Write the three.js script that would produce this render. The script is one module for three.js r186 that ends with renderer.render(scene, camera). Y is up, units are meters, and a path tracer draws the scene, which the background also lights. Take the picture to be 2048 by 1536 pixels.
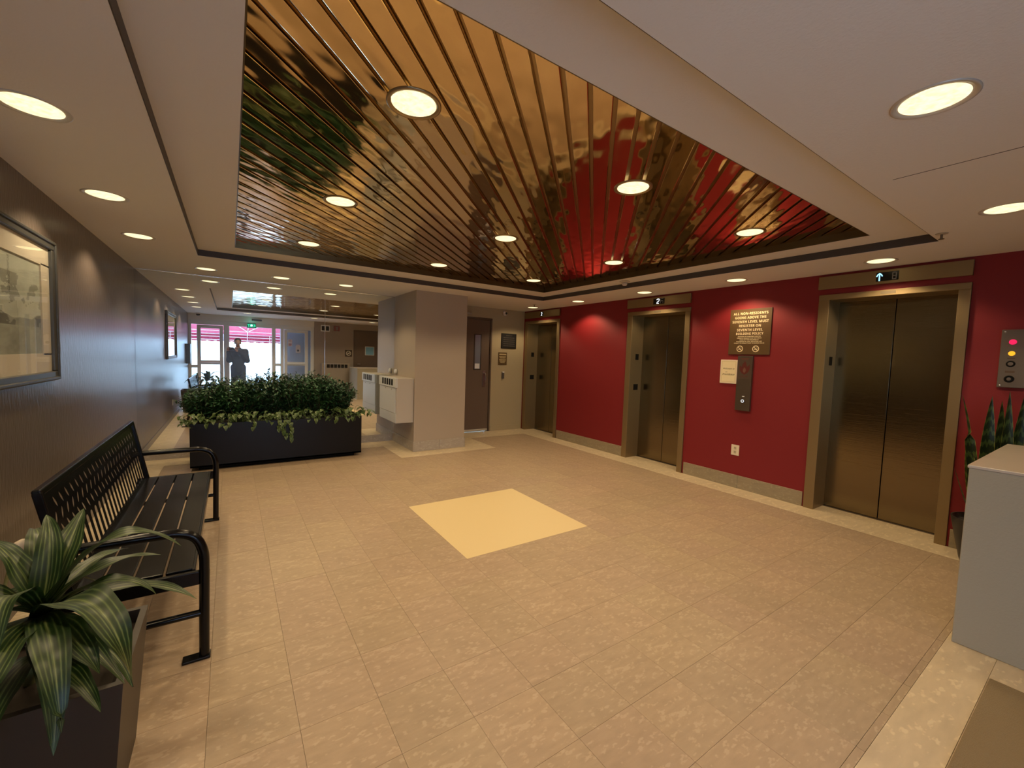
import * as THREE from 'three';
import { RoundedBoxGeometry } from 'three/addons/geometries/RoundedBoxGeometry.js';
import { mergeGeometries, mergeVertices } from 'three/addons/utils/BufferGeometryUtils.js';
import { MarchingCubes } from 'three/addons/objects/MarchingCubes.js';
import { RectAreaLightUniformsLib } from 'three/addons/lights/RectAreaLightUniformsLib.js';

// ---------- camera, sky, exposure ----------
const scene = new THREE.Scene();
const camera = new THREE.PerspectiveCamera(85.19, 4 / 3, 0.06, 300);
const rad = THREE.MathUtils.degToRad;
camera.position.set(0, 1.5, 0);
camera.rotation.set(rad(-3.622), rad(-34.048), rad(1.935), 'YXZ');
const renderer = new THREE.WebGLRenderer({ antialias: true });
renderer.toneMapping = THREE.LinearToneMapping;
renderer.toneMappingExposure = 1.0;
renderer.shadowMap.enabled = true;
RectAreaLightUniformsLib.init();
scene.background = new THREE.Color().setRGB(4.2, 6.2, 8.8);          // bright hazy daylight beyond the doors
const LAMP = new THREE.Color().setRGB(1, 0.75, 0.44);
const LAMP_POWER = 4.9, LENS_GLOW = 1.5;

// ---------- helpers ----------
let seed = 12345;
const rnd = () => { seed = (seed * 1664525 + 1013904223) >>> 0; return seed / 4294967296; };
const rr = (a, b) => a + (b - a) * rnd();
const V = (x, y, z) => new THREE.Vector3(x, y, z);
const used = {};
function numbered(n) { const k = used[n] = (used[n] ?? -1) + 1; return k ? n + '_' + String(k).padStart(3, '0') : n; }
function lin(r, g, b) { return new THREE.Color().setRGB(r, g, b); }
function mat(color, roughness = 0.6, metalness = 0, more = {}) {
  return new THREE.MeshPhysicalMaterial({ color: color.isColor ? color : new THREE.Color(color), roughness, metalness, ...more });
}
function prep(g, keepUV) {
  g = g.index ? g.toNonIndexed() : g;
  for (const k of Object.keys(g.attributes)) if (!['position', 'normal', 'uv'].includes(k)) g.deleteAttribute(k);
  if (!g.attributes.normal) g.computeVertexNormals();
  if (!keepUV || !g.attributes.uv) {
    const p = g.attributes.position, n = g.attributes.normal, uv = new Float32Array(p.count * 2);
    for (let i = 0; i < p.count; i += 3) {
      let ax = 0, ay = 0, az = 0;
      for (let k = 0; k < 3; k++) { ax += Math.abs(n.getX(i + k)); ay += Math.abs(n.getY(i + k)); az += Math.abs(n.getZ(i + k)); }
      for (let k = 0; k < 3; k++) {
        const x = p.getX(i + k), y = p.getY(i + k), z = p.getZ(i + k), j = (i + k) * 2;
        if (ax >= ay && ax >= az) { uv[j] = z; uv[j + 1] = y; } else if (ay >= az) { uv[j] = x; uv[j + 1] = z; } else { uv[j] = x; uv[j + 1] = y; }
      }
    }
    g.setAttribute('uv', new THREE.BufferAttribute(uv, 2));
  }
  return g;
}
function join(list, keepUV) { list = [].concat(list).map((g) => prep(g, keepUV)); return list.length > 1 ? mergeGeometries(list) : list[0]; }
function mesh(g, m, name, parent) {
  const o = new THREE.Mesh(g, m); o.name = name; o.castShadow = o.receiveShadow = true; parent.add(o); return o;
}
// world-coordinate part of a thing (or of a part of a thing)
function part(parent, name, list, m, keepUV) {
  const g = join(list, keepUV).clone(), base = V(0, 0, 0);
  for (let o = parent; o && o !== scene; o = o.parent) base.add(o.position);
  g.translate(-base.x, -base.y, -base.z);
  return mesh(g, m, name, parent);
}
function thing(name, label, category, pos, group) {
  const o = new THREE.Group(); o.name = numbered(name); o.position.set(...pos); scene.add(o);
  o.userData = { label, category }; if (group) o.userData.group = group;
  return o;
}
function single(name, label, category, list, m, group, keepUV) {
  const o = mesh(join(list, keepUV), m, numbered(name), scene);
  o.userData = { label, category }; if (group) o.userData.group = group;
  return o;
}
function struct(name, list, m, parent) {
  if (parent) return part(parent, name, list, m);
  const o = mesh(join(list), m, name, scene); o.userData.kind = 'structure'; return o;
}
function box(x0, x1, y0, y1, z0, z1, r = 0) {
  const w = x1 - x0, h = y1 - y0, d = z1 - z0, s = Math.min(w, h, d);
  const g = r > 0 ? new RoundedBoxGeometry(w, h, d, 1, Math.min(r, s * 0.45)) : new THREE.BoxGeometry(w, h, d);
  return g.translate((x0 + x1) / 2, (y0 + y1) / 2, (z0 + z1) / 2);
}
function rod(a, b, r, seg = 12, r2 = r) {
  const A = V(...a), D = V(...b).sub(A), g = new THREE.CylinderGeometry(r2, r, D.length(), seg);
  g.translate(0, D.length() / 2, 0).applyQuaternion(new THREE.Quaternion().setFromUnitVectors(V(0, 1, 0), D.clone().normalize())).translate(...a);
  return g;
}
function tube(pts, r, seg = 40, rs = 10) { return new THREE.TubeGeometry(new THREE.CatmullRomCurve3(pts.map((p) => V(...p)), false, 'centripetal'), seg, r, rs); }
function lathe(profile, x, y, z, seg = 32) { return new THREE.LatheGeometry(profile.map((p) => new THREE.Vector2(...p)), seg).translate(x, y, z); }
function bar(a, b, w, h) { // rectangular bar from a to b, w across level, h across the other way
  const A = V(...a), B = V(...b), D = B.clone().sub(A), g = new THREE.BoxGeometry(w, h, D.length());
  const m = new THREE.Matrix4().lookAt(B, A, Math.abs(D.clone().normalize().y) > 0.95 ? V(1, 0, 0) : V(0, 1, 0));
  return g.applyMatrix4(m).translate((A.x + B.x) / 2, (A.y + B.y) / 2, (A.z + B.z) / 2);
}
// ---------- procedural textures ----------
function hash(x, y, s) { let h = (x * 374761393 + y * 668265263 + s * 974634551) | 0; h = Math.imul(h ^ (h >>> 13), 1274126177); return ((h ^ (h >>> 16)) >>> 0) / 4294967296; }
function vnoise(x, y, p, s) {
  const xi = Math.floor(x), yi = Math.floor(y), fx = x - xi, fy = y - yi, u = fx * fx * (3 - 2 * fx), v = fy * fy * (3 - 2 * fy), w = (a) => ((a % p) + p) % p;
  const a = hash(w(xi), w(yi), s), b = hash(w(xi + 1), w(yi), s), c = hash(w(xi), w(yi + 1), s), d = hash(w(xi + 1), w(yi + 1), s);
  return a + (b - a) * u + (c - a) * v + (a - b - c + d) * u * v;
}
function fbm(u, v, f, oct, s) { let t = 0, a = 0.5, n = 0; for (let o = 0; o < oct; o++) { t += a * vnoise(u * f, v * f, f, s + o); n += a; a *= 0.55; f *= 2; } return t / n; }
function tex(n, fn, srgb, rx = 1, ry = rx) {
  const d = new Uint8Array(n * n * 4);
  for (let y = 0; y < n; y++) for (let x = 0; x < n; x++) {
    const c = fn(x / n, y / n), i = (y * n + x) * 4;
    for (let k = 0; k < 3; k++) d[i + k] = Math.max(0, Math.min(255, 255 * (c.length ? c[k] : c)));
    d[i + 3] = 255;
  }
  const t = new THREE.DataTexture(d, n, n); t.wrapS = t.wrapT = THREE.RepeatWrapping; t.magFilter = THREE.LinearFilter; t.minFilter = THREE.LinearMipmapLinearFilter; t.generateMipmaps = true;
  if (srgb) t.colorSpace = THREE.SRGBColorSpace;
  t.repeat.set(rx, ry); t.needsUpdate = true; return t;
}
function reuse(t, rx, ry = rx) { const c = t.clone(); c.repeat.set(rx, ry); c.needsUpdate = true; return c; }
const grain = tex(256, (u, v) => fbm(u, v, 32, 4, 3), false, 2.5);
const paintBump = tex(256, (u, v) => fbm(u, v, 48, 3, 9), false, 3);
const weave = tex(256, (u, v) => 0.5 + 0.22 * Math.sin(v * Math.PI * 2 * 40) * (0.4 + 0.6 * fbm(u, v, 24, 3, 5)) + 0.2 * (fbm(u, v, 64, 2, 8) - 0.5), false, 5);
const brush = tex(512, (u, v) => { let t = 0; for (let o = 0; o < 4; o++) t += hash(Math.floor(u * (5 + o * 7)), Math.floor(v * 512 / (1 + o)), 40 + o) / 4; return t; }, false, 1.1);
const stone = tex(512, (u, v) => {
  const w = fbm(u, v, 6, 3, 11), a = fbm(u, v, 5, 3, 21), b = fbm(u, v * 4, 12, 4, 31), f = fbm(u + w * 0.05, v * 2, 28, 3, 41), s = Math.max(0, f - 0.63) * 1.0;
  const k = 0.93 + 0.05 * (a - 0.5) + 0.1 * (b - 0.5) + s;
  return [k * 1.0, k * 0.985, k * 0.97];
}, true, 1.3);
const wave = (() => { // smooth float heights: the pressed slats are slightly wavy
  const n = 256, d = new Float32Array(n * n * 4);
  for (let y = 0; y < n; y++) for (let x = 0; x < n; x++) d.fill(fbm(x / n, y / n, 7, 2, 71), (y * n + x) * 4, (y * n + x) * 4 + 4);
  const t = new THREE.DataTexture(d, n, n, THREE.RGBAFormat, THREE.FloatType); t.wrapS = t.wrapT = THREE.RepeatWrapping; t.magFilter = THREE.LinearFilter; t.repeat.set(0.9, 0.9); t.needsUpdate = true; return t;
})();
function canvasTex(w, h, draw) {
  const c = document.createElement('canvas'); c.width = w; c.height = h; draw(c.getContext('2d'), w, h);
  const t = new THREE.CanvasTexture(c); t.colorSpace = THREE.SRGBColorSpace; t.magFilter = THREE.LinearFilter; return t;
}

// ---------- materials ----------
const M = {
  ceiling: mat(lin(0.74, 0.7, 0.64), 0.9, 0, { bumpMap: paintBump, bumpScale: 0.0006 }),
  red: mat(lin(0.21, 0.006, 0.009), 0.62, 0, { bumpMap: weave, bumpScale: 0.0006 }),
  taupe: mat(lin(0.12, 0.096, 0.085), 0.3, 0, { bumpMap: reuse(grain, 3, 0.6), bumpScale: 0.0016 }),
  vinyl: mat(lin(0.4, 0.335, 0.26), 0.55, 0, { bumpMap: weave, bumpScale: 0.0005 }),
  olive: mat(lin(0.4, 0.33, 0.2), 0.6, 0, { bumpMap: weave, bumpScale: 0.0005 }),
  baseTan: mat(lin(0.36, 0.3, 0.19), 0.5, 0, { map: stone }),
  baseGrey: mat(lin(0.46, 0.42, 0.36), 0.5, 0, { map: stone }),
  darkTrim: mat(lin(0.055, 0.042, 0.036), 0.5),
  border: mat(lin(0.66, 0.56, 0.39), 0.42, 0, { map: reuse(stone, 0.8) }),
  grout: mat(lin(0.52, 0.41, 0.29), 0.8),
  inlay: mat(lin(0.7, 0.56, 0.3), 0.4, 0, { bumpMap: grain, bumpScale: 0.0003 }),
  concrete: mat(lin(0.6, 0.6, 0.58), 0.9, 0, { bumpMap: grain, bumpScale: 0.002 }),
  white: mat(lin(0.75, 0.76, 0.76), 0.45),
  alu: mat(lin(0.72, 0.74, 0.76), 0.38, 0.85),
  chrome: mat(lin(0.9, 0.92, 0.94), 0.16, 1),
  bronze: mat(lin(0.31, 0.225, 0.115), 0.42, 0.75, { bumpMap: brush, bumpScale: 0.0002 }),
  doorMetal: mat(lin(0.23, 0.178, 0.105), 0.2, 1, { bumpMap: reuse(brush, 0.35, 1.6), bumpScale: 0.00025, anisotropy: 0.5, anisotropyRotation: 0 }),
  steelPlate: mat(lin(0.2, 0.165, 0.13), 0.45, 0.85, { bumpMap: brush, bumpScale: 0.0002 }),
  black: mat(lin(0.006, 0.006, 0.006), 0.8, 0, { specularIntensity: 0.4 }),
  blackGloss: mat(lin(0.003, 0.003, 0.0035), 0.2, 0, { specularIntensity: 0.6 }),
  planter: mat(lin(0.004, 0.004, 0.005), 0.32, 0, { specularIntensity: 0.55 }),
  soil: mat(lin(0.025, 0.018, 0.012), 0.95),
  signBrown: mat(lin(0.1, 0.06, 0.03), 0.55),
  glass: mat(lin(0.95, 0.97, 0.98), 0.0, 0, { transmission: 1, thickness: 0, ior: 1.5 }),
  greyBox: mat(lin(0.52, 0.53, 0.53), 0.5, 0, { bumpMap: paintBump, bumpScale: 0.0003 }),
  counter: mat(lin(0.35, 0.32, 0.245), 0.5, 0, { bumpMap: paintBump, bumpScale: 0.0008 }),
  counterTop: mat(lin(0.5, 0.44, 0.37), 0.3, 0, { clearcoat: 0.5, clearcoatRoughness: 0.3 }),
  doorBrown: mat(lin(0.125, 0.085, 0.06), 0.5),
};
M.slat = mat(lin(0.76, 0.58, 0.34), 0.07, 1, { bumpMap: wave, bumpScale: 0.006 });
M.slatBack = mat(lin(0.36, 0.26, 0.14), 0.3, 1);

// ---------- room shell ----------
const XL = -1.0, XR = 5.13, ZB = -7.2, ZM = -7.08, ZF = 1.0, H = 2.467;
const floor = struct('floor', box(-1.15, 5.6, -0.16, -0.006, -7.4, 1.1), M.grout);
{ // border strips of pale stone, then square tiles one foot wide
  const bs = [[-1, -0.7, ZB, 1], [4.82, 5.44, ZB, 1], [-0.7, 2.04, ZM, -6.67], [2.04, 2.33, ZM, -5.8], [2.33, 3.64, -6.2, -5.8], [3.2, 3.64, ZB, -6.2], [3.64, 4.82, ZB, -6.67], [-0.7, 4.82, -0.48, -0.29], [3.09, 4.82, -0.29, 1]];
  for (const [x0, x1, z0, z1] of bs) part(floor, 'border_strip', box(x0 + 0.0006, x1 - 0.0006, -0.006, 0, z0 + 0.0006, z1 - 0.0006), M.border);
  const ix = 1.445, iz = -2.655, q = 0.3065;
  part(floor, 'inlay_square', box(ix, ix + 4 * q, -0.006, 0.0004, iz - 4 * q, iz), M.inlay);
  const tones = [[0.44, 0.34, 0.235], [0.43, 0.332, 0.235], [0.45, 0.345, 0.24], [0.432, 0.33, 0.235], [0.42, 0.327, 0.226], [0.444, 0.348, 0.237]].map((c) => mat(lin(...c), 0.42, 0, { map: stone, bumpMap: grain, bumpScale: 0.0004 }));
  const full = [0, 1, 2, 3].map((k) => { const g = prep(box(0.0006, q - 0.0006, -0.006, 0, 0.0006, q - 0.0006)).clone(), uv = g.attributes.uv; for (let i = 0; i < uv.count; i++) uv.setXY(i, uv.getX(i) + k * 0.37, uv.getY(i) + k * 0.71); return g; });
  const tiles = [];
  for (let i = -8; i < 12; i++) for (let j = -14; j < 12; j++) {
    const x0 = ix + i * q, z0 = iz + j * q;
    if (i >= 0 && i < 4 && j >= -4 && j < 0) continue;
    for (const [a, b, c, d] of [[-0.7, 2.04, -6.67, -5.8], [3.64, 4.82, -6.67, -5.8], [-0.7, 4.82, -5.8, -0.48], [-0.7, 3.09, -0.29, 1]]) {
      const X0 = Math.max(x0, a), X1 = Math.min(x0 + q, b), Z0 = Math.max(z0, c), Z1 = Math.min(z0 + q, d);
      if (X1 - X0 < 0.006 || Z1 - Z0 < 0.006) continue;
      tiles.push({ x: X0, z: Z0, w: X1 - X0, d: Z1 - Z0, near: Math.hypot(X0, Z0) + (Z0 > -0.3 ? 50 : 0) });
    }
  }
  tiles.sort((a, b) => a.near - b.near);
  const rest = [];
  tiles.forEach((t, n) => {
    const whole = t.w > q - 1e-4 && t.d > q - 1e-4;
    const g = whole && n < 290 ? full[n % 4] : prep(box(0.0009, t.w - 0.0009, -0.006, 0, 0.0009, t.d - 0.0009));
    if (n < 290) { const o = mesh(g, tones[Math.floor(rnd() * 6)], 'floor_tile', floor); o.position.set(t.x, rr(-0.0003, 0.0002), t.z); } else rest.push(g.clone().translate(t.x, 0, t.z));
  });
  if (rest.length) { const o = mesh(mergeGeometries(rest), tones[0], 'far_floor_tiles', floor); o.userData.kind = 'stuff'; }
}
struct('wall_left', box(XL - 0.15, XL, -0.16, 2.75, ZB - 0.15, ZF + 0.15), M.taupe);
struct('wall_back', [box(XL, 2.33, -0.16, 2.75, ZB, ZM - 0.008), box(XL - 0.15, 3.4, -0.16, 2.75, ZB - 0.15, ZB), box(4.32, 5.6, -0.16, 2.75, ZB - 0.15, ZB), box(3.4, 4.32, 2.235, 2.75, ZB - 0.15, ZB), box(3.3, 4.4, -0.16, 2.4, ZB - 0.4, ZB - 0.35)], M.olive);
const openings = [[-7.05, -6.12], [-4.33, -3.435], [-1.79, -0.87]];
{
  const w = struct('wall_right', box(5.52, 5.6, -0.16, 2.75, ZB - 0.15, ZF + 0.15), M.red);
  let z = ZB - 0.15;
  for (const [a, b] of openings) { struct('wall_section', box(XR, 5.52, -0.16, 2.75, z, a - 0.096), M.red, w); struct('wall_lintel', box(XR, 5.52, 2.256, 2.75, a - 0.096, b + 0.076), M.red, w); z = b + 0.076; }
  struct('wall_section', box(XR, 5.52, -0.16, 2.75, z, ZF + 0.15), M.red, w);
}
const column = struct('column', box(2.33, 3.2, 0, 2.62, ZB, -6.1, 0.004), M.vinyl);
// wall with the entrance, behind the camera
struct('wall_front', [box(2.3, 3.55, -0.16, 2.75, ZF, ZF + 0.15), box(4.42, 5.6, -0.16, 2.75, ZF, ZF + 0.15), box(3.55, 4.42, 2.27, 2.75, ZF, ZF + 0.15), box(3.4, 4.6, -0.16, 2.4, ZF + 0.3, ZF + 0.35)], mat(lin(0.3, 0.245, 0.195), 0.5, 0, { bumpMap: weave, bumpScale: 0.0005 }));
struct('wall_above_entrance', box(XL - 0.15, 2.3, 2.29, 2.75, ZF, ZF + 0.15), M.white);
// baseboards
const skirt = (z0, z1) => box(XR - 0.012, XR, 0, 0.158, z0, z1, 0.003);
const baseR = struct('baseboard_right', [skirt(-6.03, -5.2), skirt(-5.198, -4.43), skirt(-3.335, -2.6), skirt(-2.598, -1.9), skirt(-0.78, ZF)], M.baseTan);
struct('baseboard_back', [box(4.36, 5.12, 0, 0.1, ZB, ZB + 0.012, 0.003)], M.olive);
struct('baseboard_column', [box(2.33, 2.76, 0, 0.158, -6.1, -6.088, 0.003), box(2.762, 3.2, 0, 0.158, -6.1, -6.088, 0.003), box(3.2, 3.212, 0, 0.158, -7.18, -6.088, 0.003), box(2.318, 2.33, 0, 0.158, -6.55, -6.088, 0.003), box(2.318, 2.33, 0, 0.158, -7.08, -6.552, 0.003)], M.baseGrey);
struct('baseboard_mirror', [box(XL, 0.6, 0, 0.118, ZM - 0.01, ZM + 0.012, 0.003), box(0.602, 2.318, 0, 0.118, ZM - 0.01, ZM + 0.012, 0.003)], M.baseGrey);
struct('baseboard_left', [box(XL, XL + 0.01, 0, 0.09, ZM, ZF, 0.002)], M.taupe);
struct('baseboard_front', [box(2.34, 3.52, 0, 0.12, ZF - 0.012, ZF, 0.003), box(4.46, XR, 0, 0.12, ZF - 0.012, ZF, 0.003)], M.taupe);

// ---------- stepped ceiling with metal slats ----------
const RX0 = -0.28, RX1 = 4.37, RZ0 = -5.62, RZ1 = -0.87, Y1 = H + 0.065, IX0 = 0.045, IX1 = 4.1, IZ0 = -5.25, IZ1 = -1.205, Y2 = Y1 + 0.06;
const ring = (x0, x1, z0, z1, a0, a1, c0, c1, y0, y1) => [box(x0, a0, y0, y1, z0, z1), box(a1, x1, y0, y1, z0, z1), box(a0, a1, y0, y1, z0, c0), box(a0, a1, y0, y1, c1, z1)];
const ceil = struct('ceiling', [...ring(XL - 0.15, 5.6, ZB - 0.15, ZF + 0.15, RX0, RX1, RZ0, RZ1, H, H + 0.2), ...ring(RX0, RX1, RZ0, RZ1, IX0, IX1, IZ0, IZ1, Y1, H + 0.2), box(XL - 0.15, 5.6, H + 0.2, H + 0.3, ZB - 0.15, ZF + 0.15)], M.ceiling);
struct('step_trim', ring(RX0, RX1, RZ0, RZ1, RX0 + 0.004, RX1 - 0.004, RZ0 + 0.004, RZ1 - 0.004, H + 0.002, Y1), M.darkTrim, ceil);
struct('inner_trim', ring(IX0, IX1, IZ0, IZ1, IX0 + 0.006, IX1 - 0.006, IZ0 + 0.006, IZ1 - 0.006, Y1 + 0.001, Y2 + 0.03), mat(lin(0.13, 0.095, 0.05), 0.35, 0.8), ceil);
struct('access_panel_seam', box(2.799, 2.803, H - 0.0012, H + 0.002, -0.75, -0.2), M.darkTrim, ceil);
const slatCeiling = new THREE.Group(); slatCeiling.name = 'ceiling_slats'; slatCeiling.userData.kind = 'structure'; scene.add(slatCeiling);
{
  const pitch = 0.1036, gap = 0.018, S = Math.SQRT1_2, x0 = IX0 + 0.006, x1 = IX1 - 0.006, z0 = IZ0 + 0.006, z1 = IZ1 - 0.006;
  part(slatCeiling, 'slat_backing', box(x0, x1, Y2 + 0.022, Y2 + 0.03, z0, z1), M.slatBack);
  const clip = (poly, f) => { const out = []; poly.forEach((p, i) => { const n = poly[(i + 1) % poly.length], a = f(p), b = f(n); if (a >= 0) out.push(p); if (a * b < 0) out.push([p[0] + (n[0] - p[0]) * a / (a - b), p[1] + (n[1] - p[1]) * a / (a - b)]); }); return out; };
  const lo = (x0 + z0) * S, hi = (x1 + z1) * S;
  for (let k = Math.floor((lo + 0.374) / pitch) - 1; k * pitch - 0.374 < hi; k++) {
    const a = k * pitch - 0.374 + gap / 2, b = a + pitch - gap;
    let poly = [[x0, z0], [x1, z0], [x1, z1], [x0, z1]];
    poly = clip(poly, (p) => (p[0] + p[1]) * S - a); if (poly.length > 2) poly = clip(poly, (p) => b - (p[0] + p[1]) * S);
    if (poly.length < 3) continue;
    const cx = poly.reduce((t, p) => t + p[0], 0) / poly.length, cz = poly.reduce((t, p) => t + p[1], 0) / poly.length;
    const sh = new THREE.Shape(poly.map((p) => new THREE.Vector2(p[0] - cx, -(p[1] - cz))));
    const g = new THREE.ExtrudeGeometry(sh, { depth: 0.012, bevelEnabled: true, bevelThickness: 0.004, bevelSize: 0.004, bevelOffset: -0.004, bevelSegments: 2 });
    g.rotateX(-Math.PI / 2);
    const p = prep(g).clone(), uv = p.attributes.uv, u0 = rnd() * 7;
    for (let i = 0; i < uv.count; i++) { const X = p.attributes.position.getX(i) + cx, Z = p.attributes.position.getZ(i) + cz; uv.setXY(i, (X - Z) * S * 0.8 + u0, (X + Z) * S * 2 + u0 * 0.3); }
    const o = mesh(p, M.slat, 'slat', slatCeiling); o.position.set(cx, Y2 + 0.004, cz);
  }
}

// ---------- recessed downlights ----------
const trimRing = prep(new THREE.LatheGeometry([[0.098, 0.004], [0.1, -0.002], [0.112, -0.005], [0.118, -0.003], [0.118, 0.004]].map((p) => new THREE.Vector2(...p)), 40));
const trimRef = mat(lin(0.6, 0.55, 0.48), 0.4, 0.3), trimBrz = mat(lin(0.35, 0.26, 0.14), 0.35, 0.8);
const lensShape = prep(new THREE.LatheGeometry([[0.0001, -0.006], [0.05, -0.005], [0.09, -0.002], [0.099, 0.002], [0.099, 0.006], [0.0001, 0.008]].map((p) => new THREE.Vector2(...p)), 40));
const lensTex = tex(128, (u, v) => { const k = 0.8 + 0.35 * fbm(u, v, 12, 3, 55); return [k, k, k * 0.97]; }, true, 6);
const lensMat = mat(lin(0.8, 0.75, 0.6), 0.5, 0, { emissive: lin(1, 0.84, 0.5), emissiveIntensity: LENS_GLOW, emissiveMap: lensTex });
function downlight(label, x, z, y, power = 1, group) {
  const t = thing('downlight', label, 'ceiling light', [x, y, z], group);
  mesh(trimRing, y > H + 0.01 ? trimBrz : trimRef, 'trim_ring', t);
  mesh(lensShape, lensMat, 'lamp_lens', t);
  const l = new THREE.SpotLight(LAMP, LAMP_POWER * power, 0, rad(66), 0.24, 2);
  l.position.set(0, 0.001, 0); l.target.position.set(0, -1, 0); l.castShadow = true; l.shadow.radius = 4; l.name = 'lamp'; t.add(l, l.target);
  return t;
}
const leftRow = ['nearest the camera', 'second in the left row from the picture', 'nearest the mirror'];
downlight('round recessed downlight in the left soffit, out of the picture above the bench planter', -0.67, -1.39, H);
downlight('round recessed downlight in the left soffit, largest and nearest of the left row', -0.67, -2.61, H);
downlight('round recessed downlight in the left soffit, middle one above the framed picture', -0.67, -3.83, H);
downlight('round recessed downlight in the left soffit, last before the mirror', -0.67, -5.03, H);
downlight('small downlight over the planter, leftmost of three along the mirror', -0.24, -6.5, H);
downlight('small downlight over the planter, middle of three along the mirror', 0.58, -6.5, H);
downlight('small downlight by the column, rightmost of three along the mirror', 1.41, -6.5, H);
downlight('downlight in front of the red wall, farthest, over the corner elevator', 4.8, -6.48, H);
downlight('downlight over the blank red wall between the corner and middle elevators', 4.8, -5.22, H);
downlight('downlight right above the middle elevator with the lit number', 4.8, -3.88, H);
downlight('downlight over the brown notice on the red wall', 4.8, -2.6, H);
downlight('downlight above the nearest elevator with the blue arrow', 4.8, -1.32, H);
downlight('downlight in the near soffit at the right edge of the view', 3.776, -0.475, H);
downlight('large bright downlight in the near soffit at the upper right', 2.087, -0.465, H);
downlight('downlight in the near soffit by the entrance, seen only in the mirror', 0.4, -0.47, H);
const gn = [['first row from the camera, left', 'first row from the camera, middle', 'first row from the camera, by the elevators'], ['second row, left', 'center of the slatted ceiling', 'second row, by the elevators'], ['far row, left', 'far row, middle', 'far row, by the corner elevator']];
[-1.838, -3.31, -4.8].forEach((z, j) => [0.675, 2.111, 3.55].forEach((x, i) => downlight('round downlight set in the bronze slats, ' + gn[j][i], x, z, Y2 - 0.001, 1)));

// ---------- mirror ----------
const mirrorMat = mat(lin(0.86, 0.9, 0.9), 0.0, 1, { clearcoat: 1, clearcoatRoughness: 0.26 });   // silvered glass; rough clearcoat added to imitate lens-flare haze around the doorway
for (const [x0, x1, l] of [[XL + 0.001, 1.2265, 'wide wall mirror panel behind the long black planter, reflecting the glass entrance'], [1.2285, 2.329, 'narrower wall mirror panel next to the column, reflecting a brown door']]) {
  single('wall_mirror', l, 'mirror', box(x0, x1, 0.119, H - 0.004, ZM - 0.007, ZM), mirrorMat);
}
struct('trim_1', [rod([XL, H - 0.007, ZM + 0.005], [2.33, H - 0.007, ZM + 0.005], 0.0085, 14), rod([1.2275, 0.118, ZM], [1.2275, H - 0.01, ZM], 0.004, 10)], M.chrome);

// ---------- elevators ----------
function elevator(zc0, zc1, label, disp, lower) {
  const zm = (zc0 + zc1) / 2, t = thing('elevator', label, 'elevator', [XR, 0, zm]);
  part(t, 'door_jamb', box(XR - 0.02, 5.4, 0, 2.2, zc0 - 0.095, zc0, 0.004), M.bronze);
  part(t, 'door_jamb', box(XR - 0.02, 5.4, 0, 2.2, zc1, zc1 + 0.075, 0.004), M.bronze);
  const head = part(t, 'door_head', box(XR - 0.02, 5.4, 2.2, 2.255, zc0 - 0.095, zc1 + 0.075, 0.004), M.bronze);
  part(head, 'nameplate', box(XR - 0.0235, XR - 0.02, 2.217, 2.242, zm - 0.055, zm + 0.055, 0.001), mat(lin(0.22, 0.17, 0.11), 0.4, 0.6));
  for (const s of [0, 1]) part(t, 'door_panel', box(5.385 , 5.42, 0.008, 2.21, s ? zm + 0.003 : zc0 - 0.02, s ? zc1 + 0.02 : zm - 0.003, 0.003), M.doorMetal);
  part(t, 'shaft_back', box(5.425, 5.44, 0, 2.21, zc0 - 0.02, zc1 + 0.02), M.black);
  part(t, 'door_sill', [box(5.375, 5.44, -0.004, 0.006, zc0, zc1), box(5.36, 5.372, -0.004, 0.005, zc0, zc1)], M.steelPlate);
  // position indicator above the frame
  const p = part(t, 'indicator_panel', box(XR - 0.03, XR, 2.312, 2.44, zc0 - 0.105, zc1 + 0.075, 0.003), M.bronze);
  const [d0, d1] = disp.z;
  part(p, 'indicator_screen', box(XR - 0.032, XR - 0.029, 2.336, 2.418, d0, d1, 0.001), M.blackGloss);
  part(p, 'indicator_light', disp.shapes(XR - 0.0325, 2.377, d0, d1), mat(lin(0.1, 0.1, 0.1), 0.5, 0, { emissive: disp.glow, emissiveIntensity: 1.6 }));
  if (disp.dim) part(p, 'indicator_digit', disp.dim(XR - 0.0325, 2.377, d0, d1), mat(lin(0.3, 0.3, 0.32), 0.5));
  // signs and buttons on the left return of the opening
  part(t, 'floor_plate', box(5.225, 5.295, 1.53, 1.62, zc0 - 0.001, zc0 + 0.004, 0.001), M.black);
  if (lower) part(t, 'key_plate', box(5.21, 5.31, 1.06, 1.15, zc0 - 0.001, zc0 + 0.004, 0.001), M.black);
  return t;
}
const seg = (x, z0, y0, z1, y1, w = 0.0075) => bar([x, y0, z0], [x, y1, z1], w, 0.002).translate(0, 0, 0);
function stroke(x, pts, w = 0.009) { // flat strokes on a plane x = const, pts in (z, y)
  const out = [];
  for (let i = 0; i + 1 < pts.length; i++) {
    const [za, ya] = pts[i], [zb, yb] = pts[i + 1], L = Math.hypot(zb - za, yb - ya), g = new THREE.BoxGeometry(0.0016, w, L + w * 0.7);
    g.rotateX(-Math.atan2(yb - ya, zb - za)).translate(x, (ya + yb) / 2, (za + zb) / 2); out.push(g);
  }
  return out;
}
elevator(...openings[0], 'bronze elevator in the far corner beside the olive wall', { z: [-6.64, -6.53], glow: lin(0.9, 0.95, 1), shapes: (x, y, a, b) => stroke(x, [[-6.6, y + 0.02], [-6.585, y + 0.03], [-6.57, y + 0.02], [-6.575, y], [-6.6, y - 0.028], [-6.57, y - 0.028]]) }, true);
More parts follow.
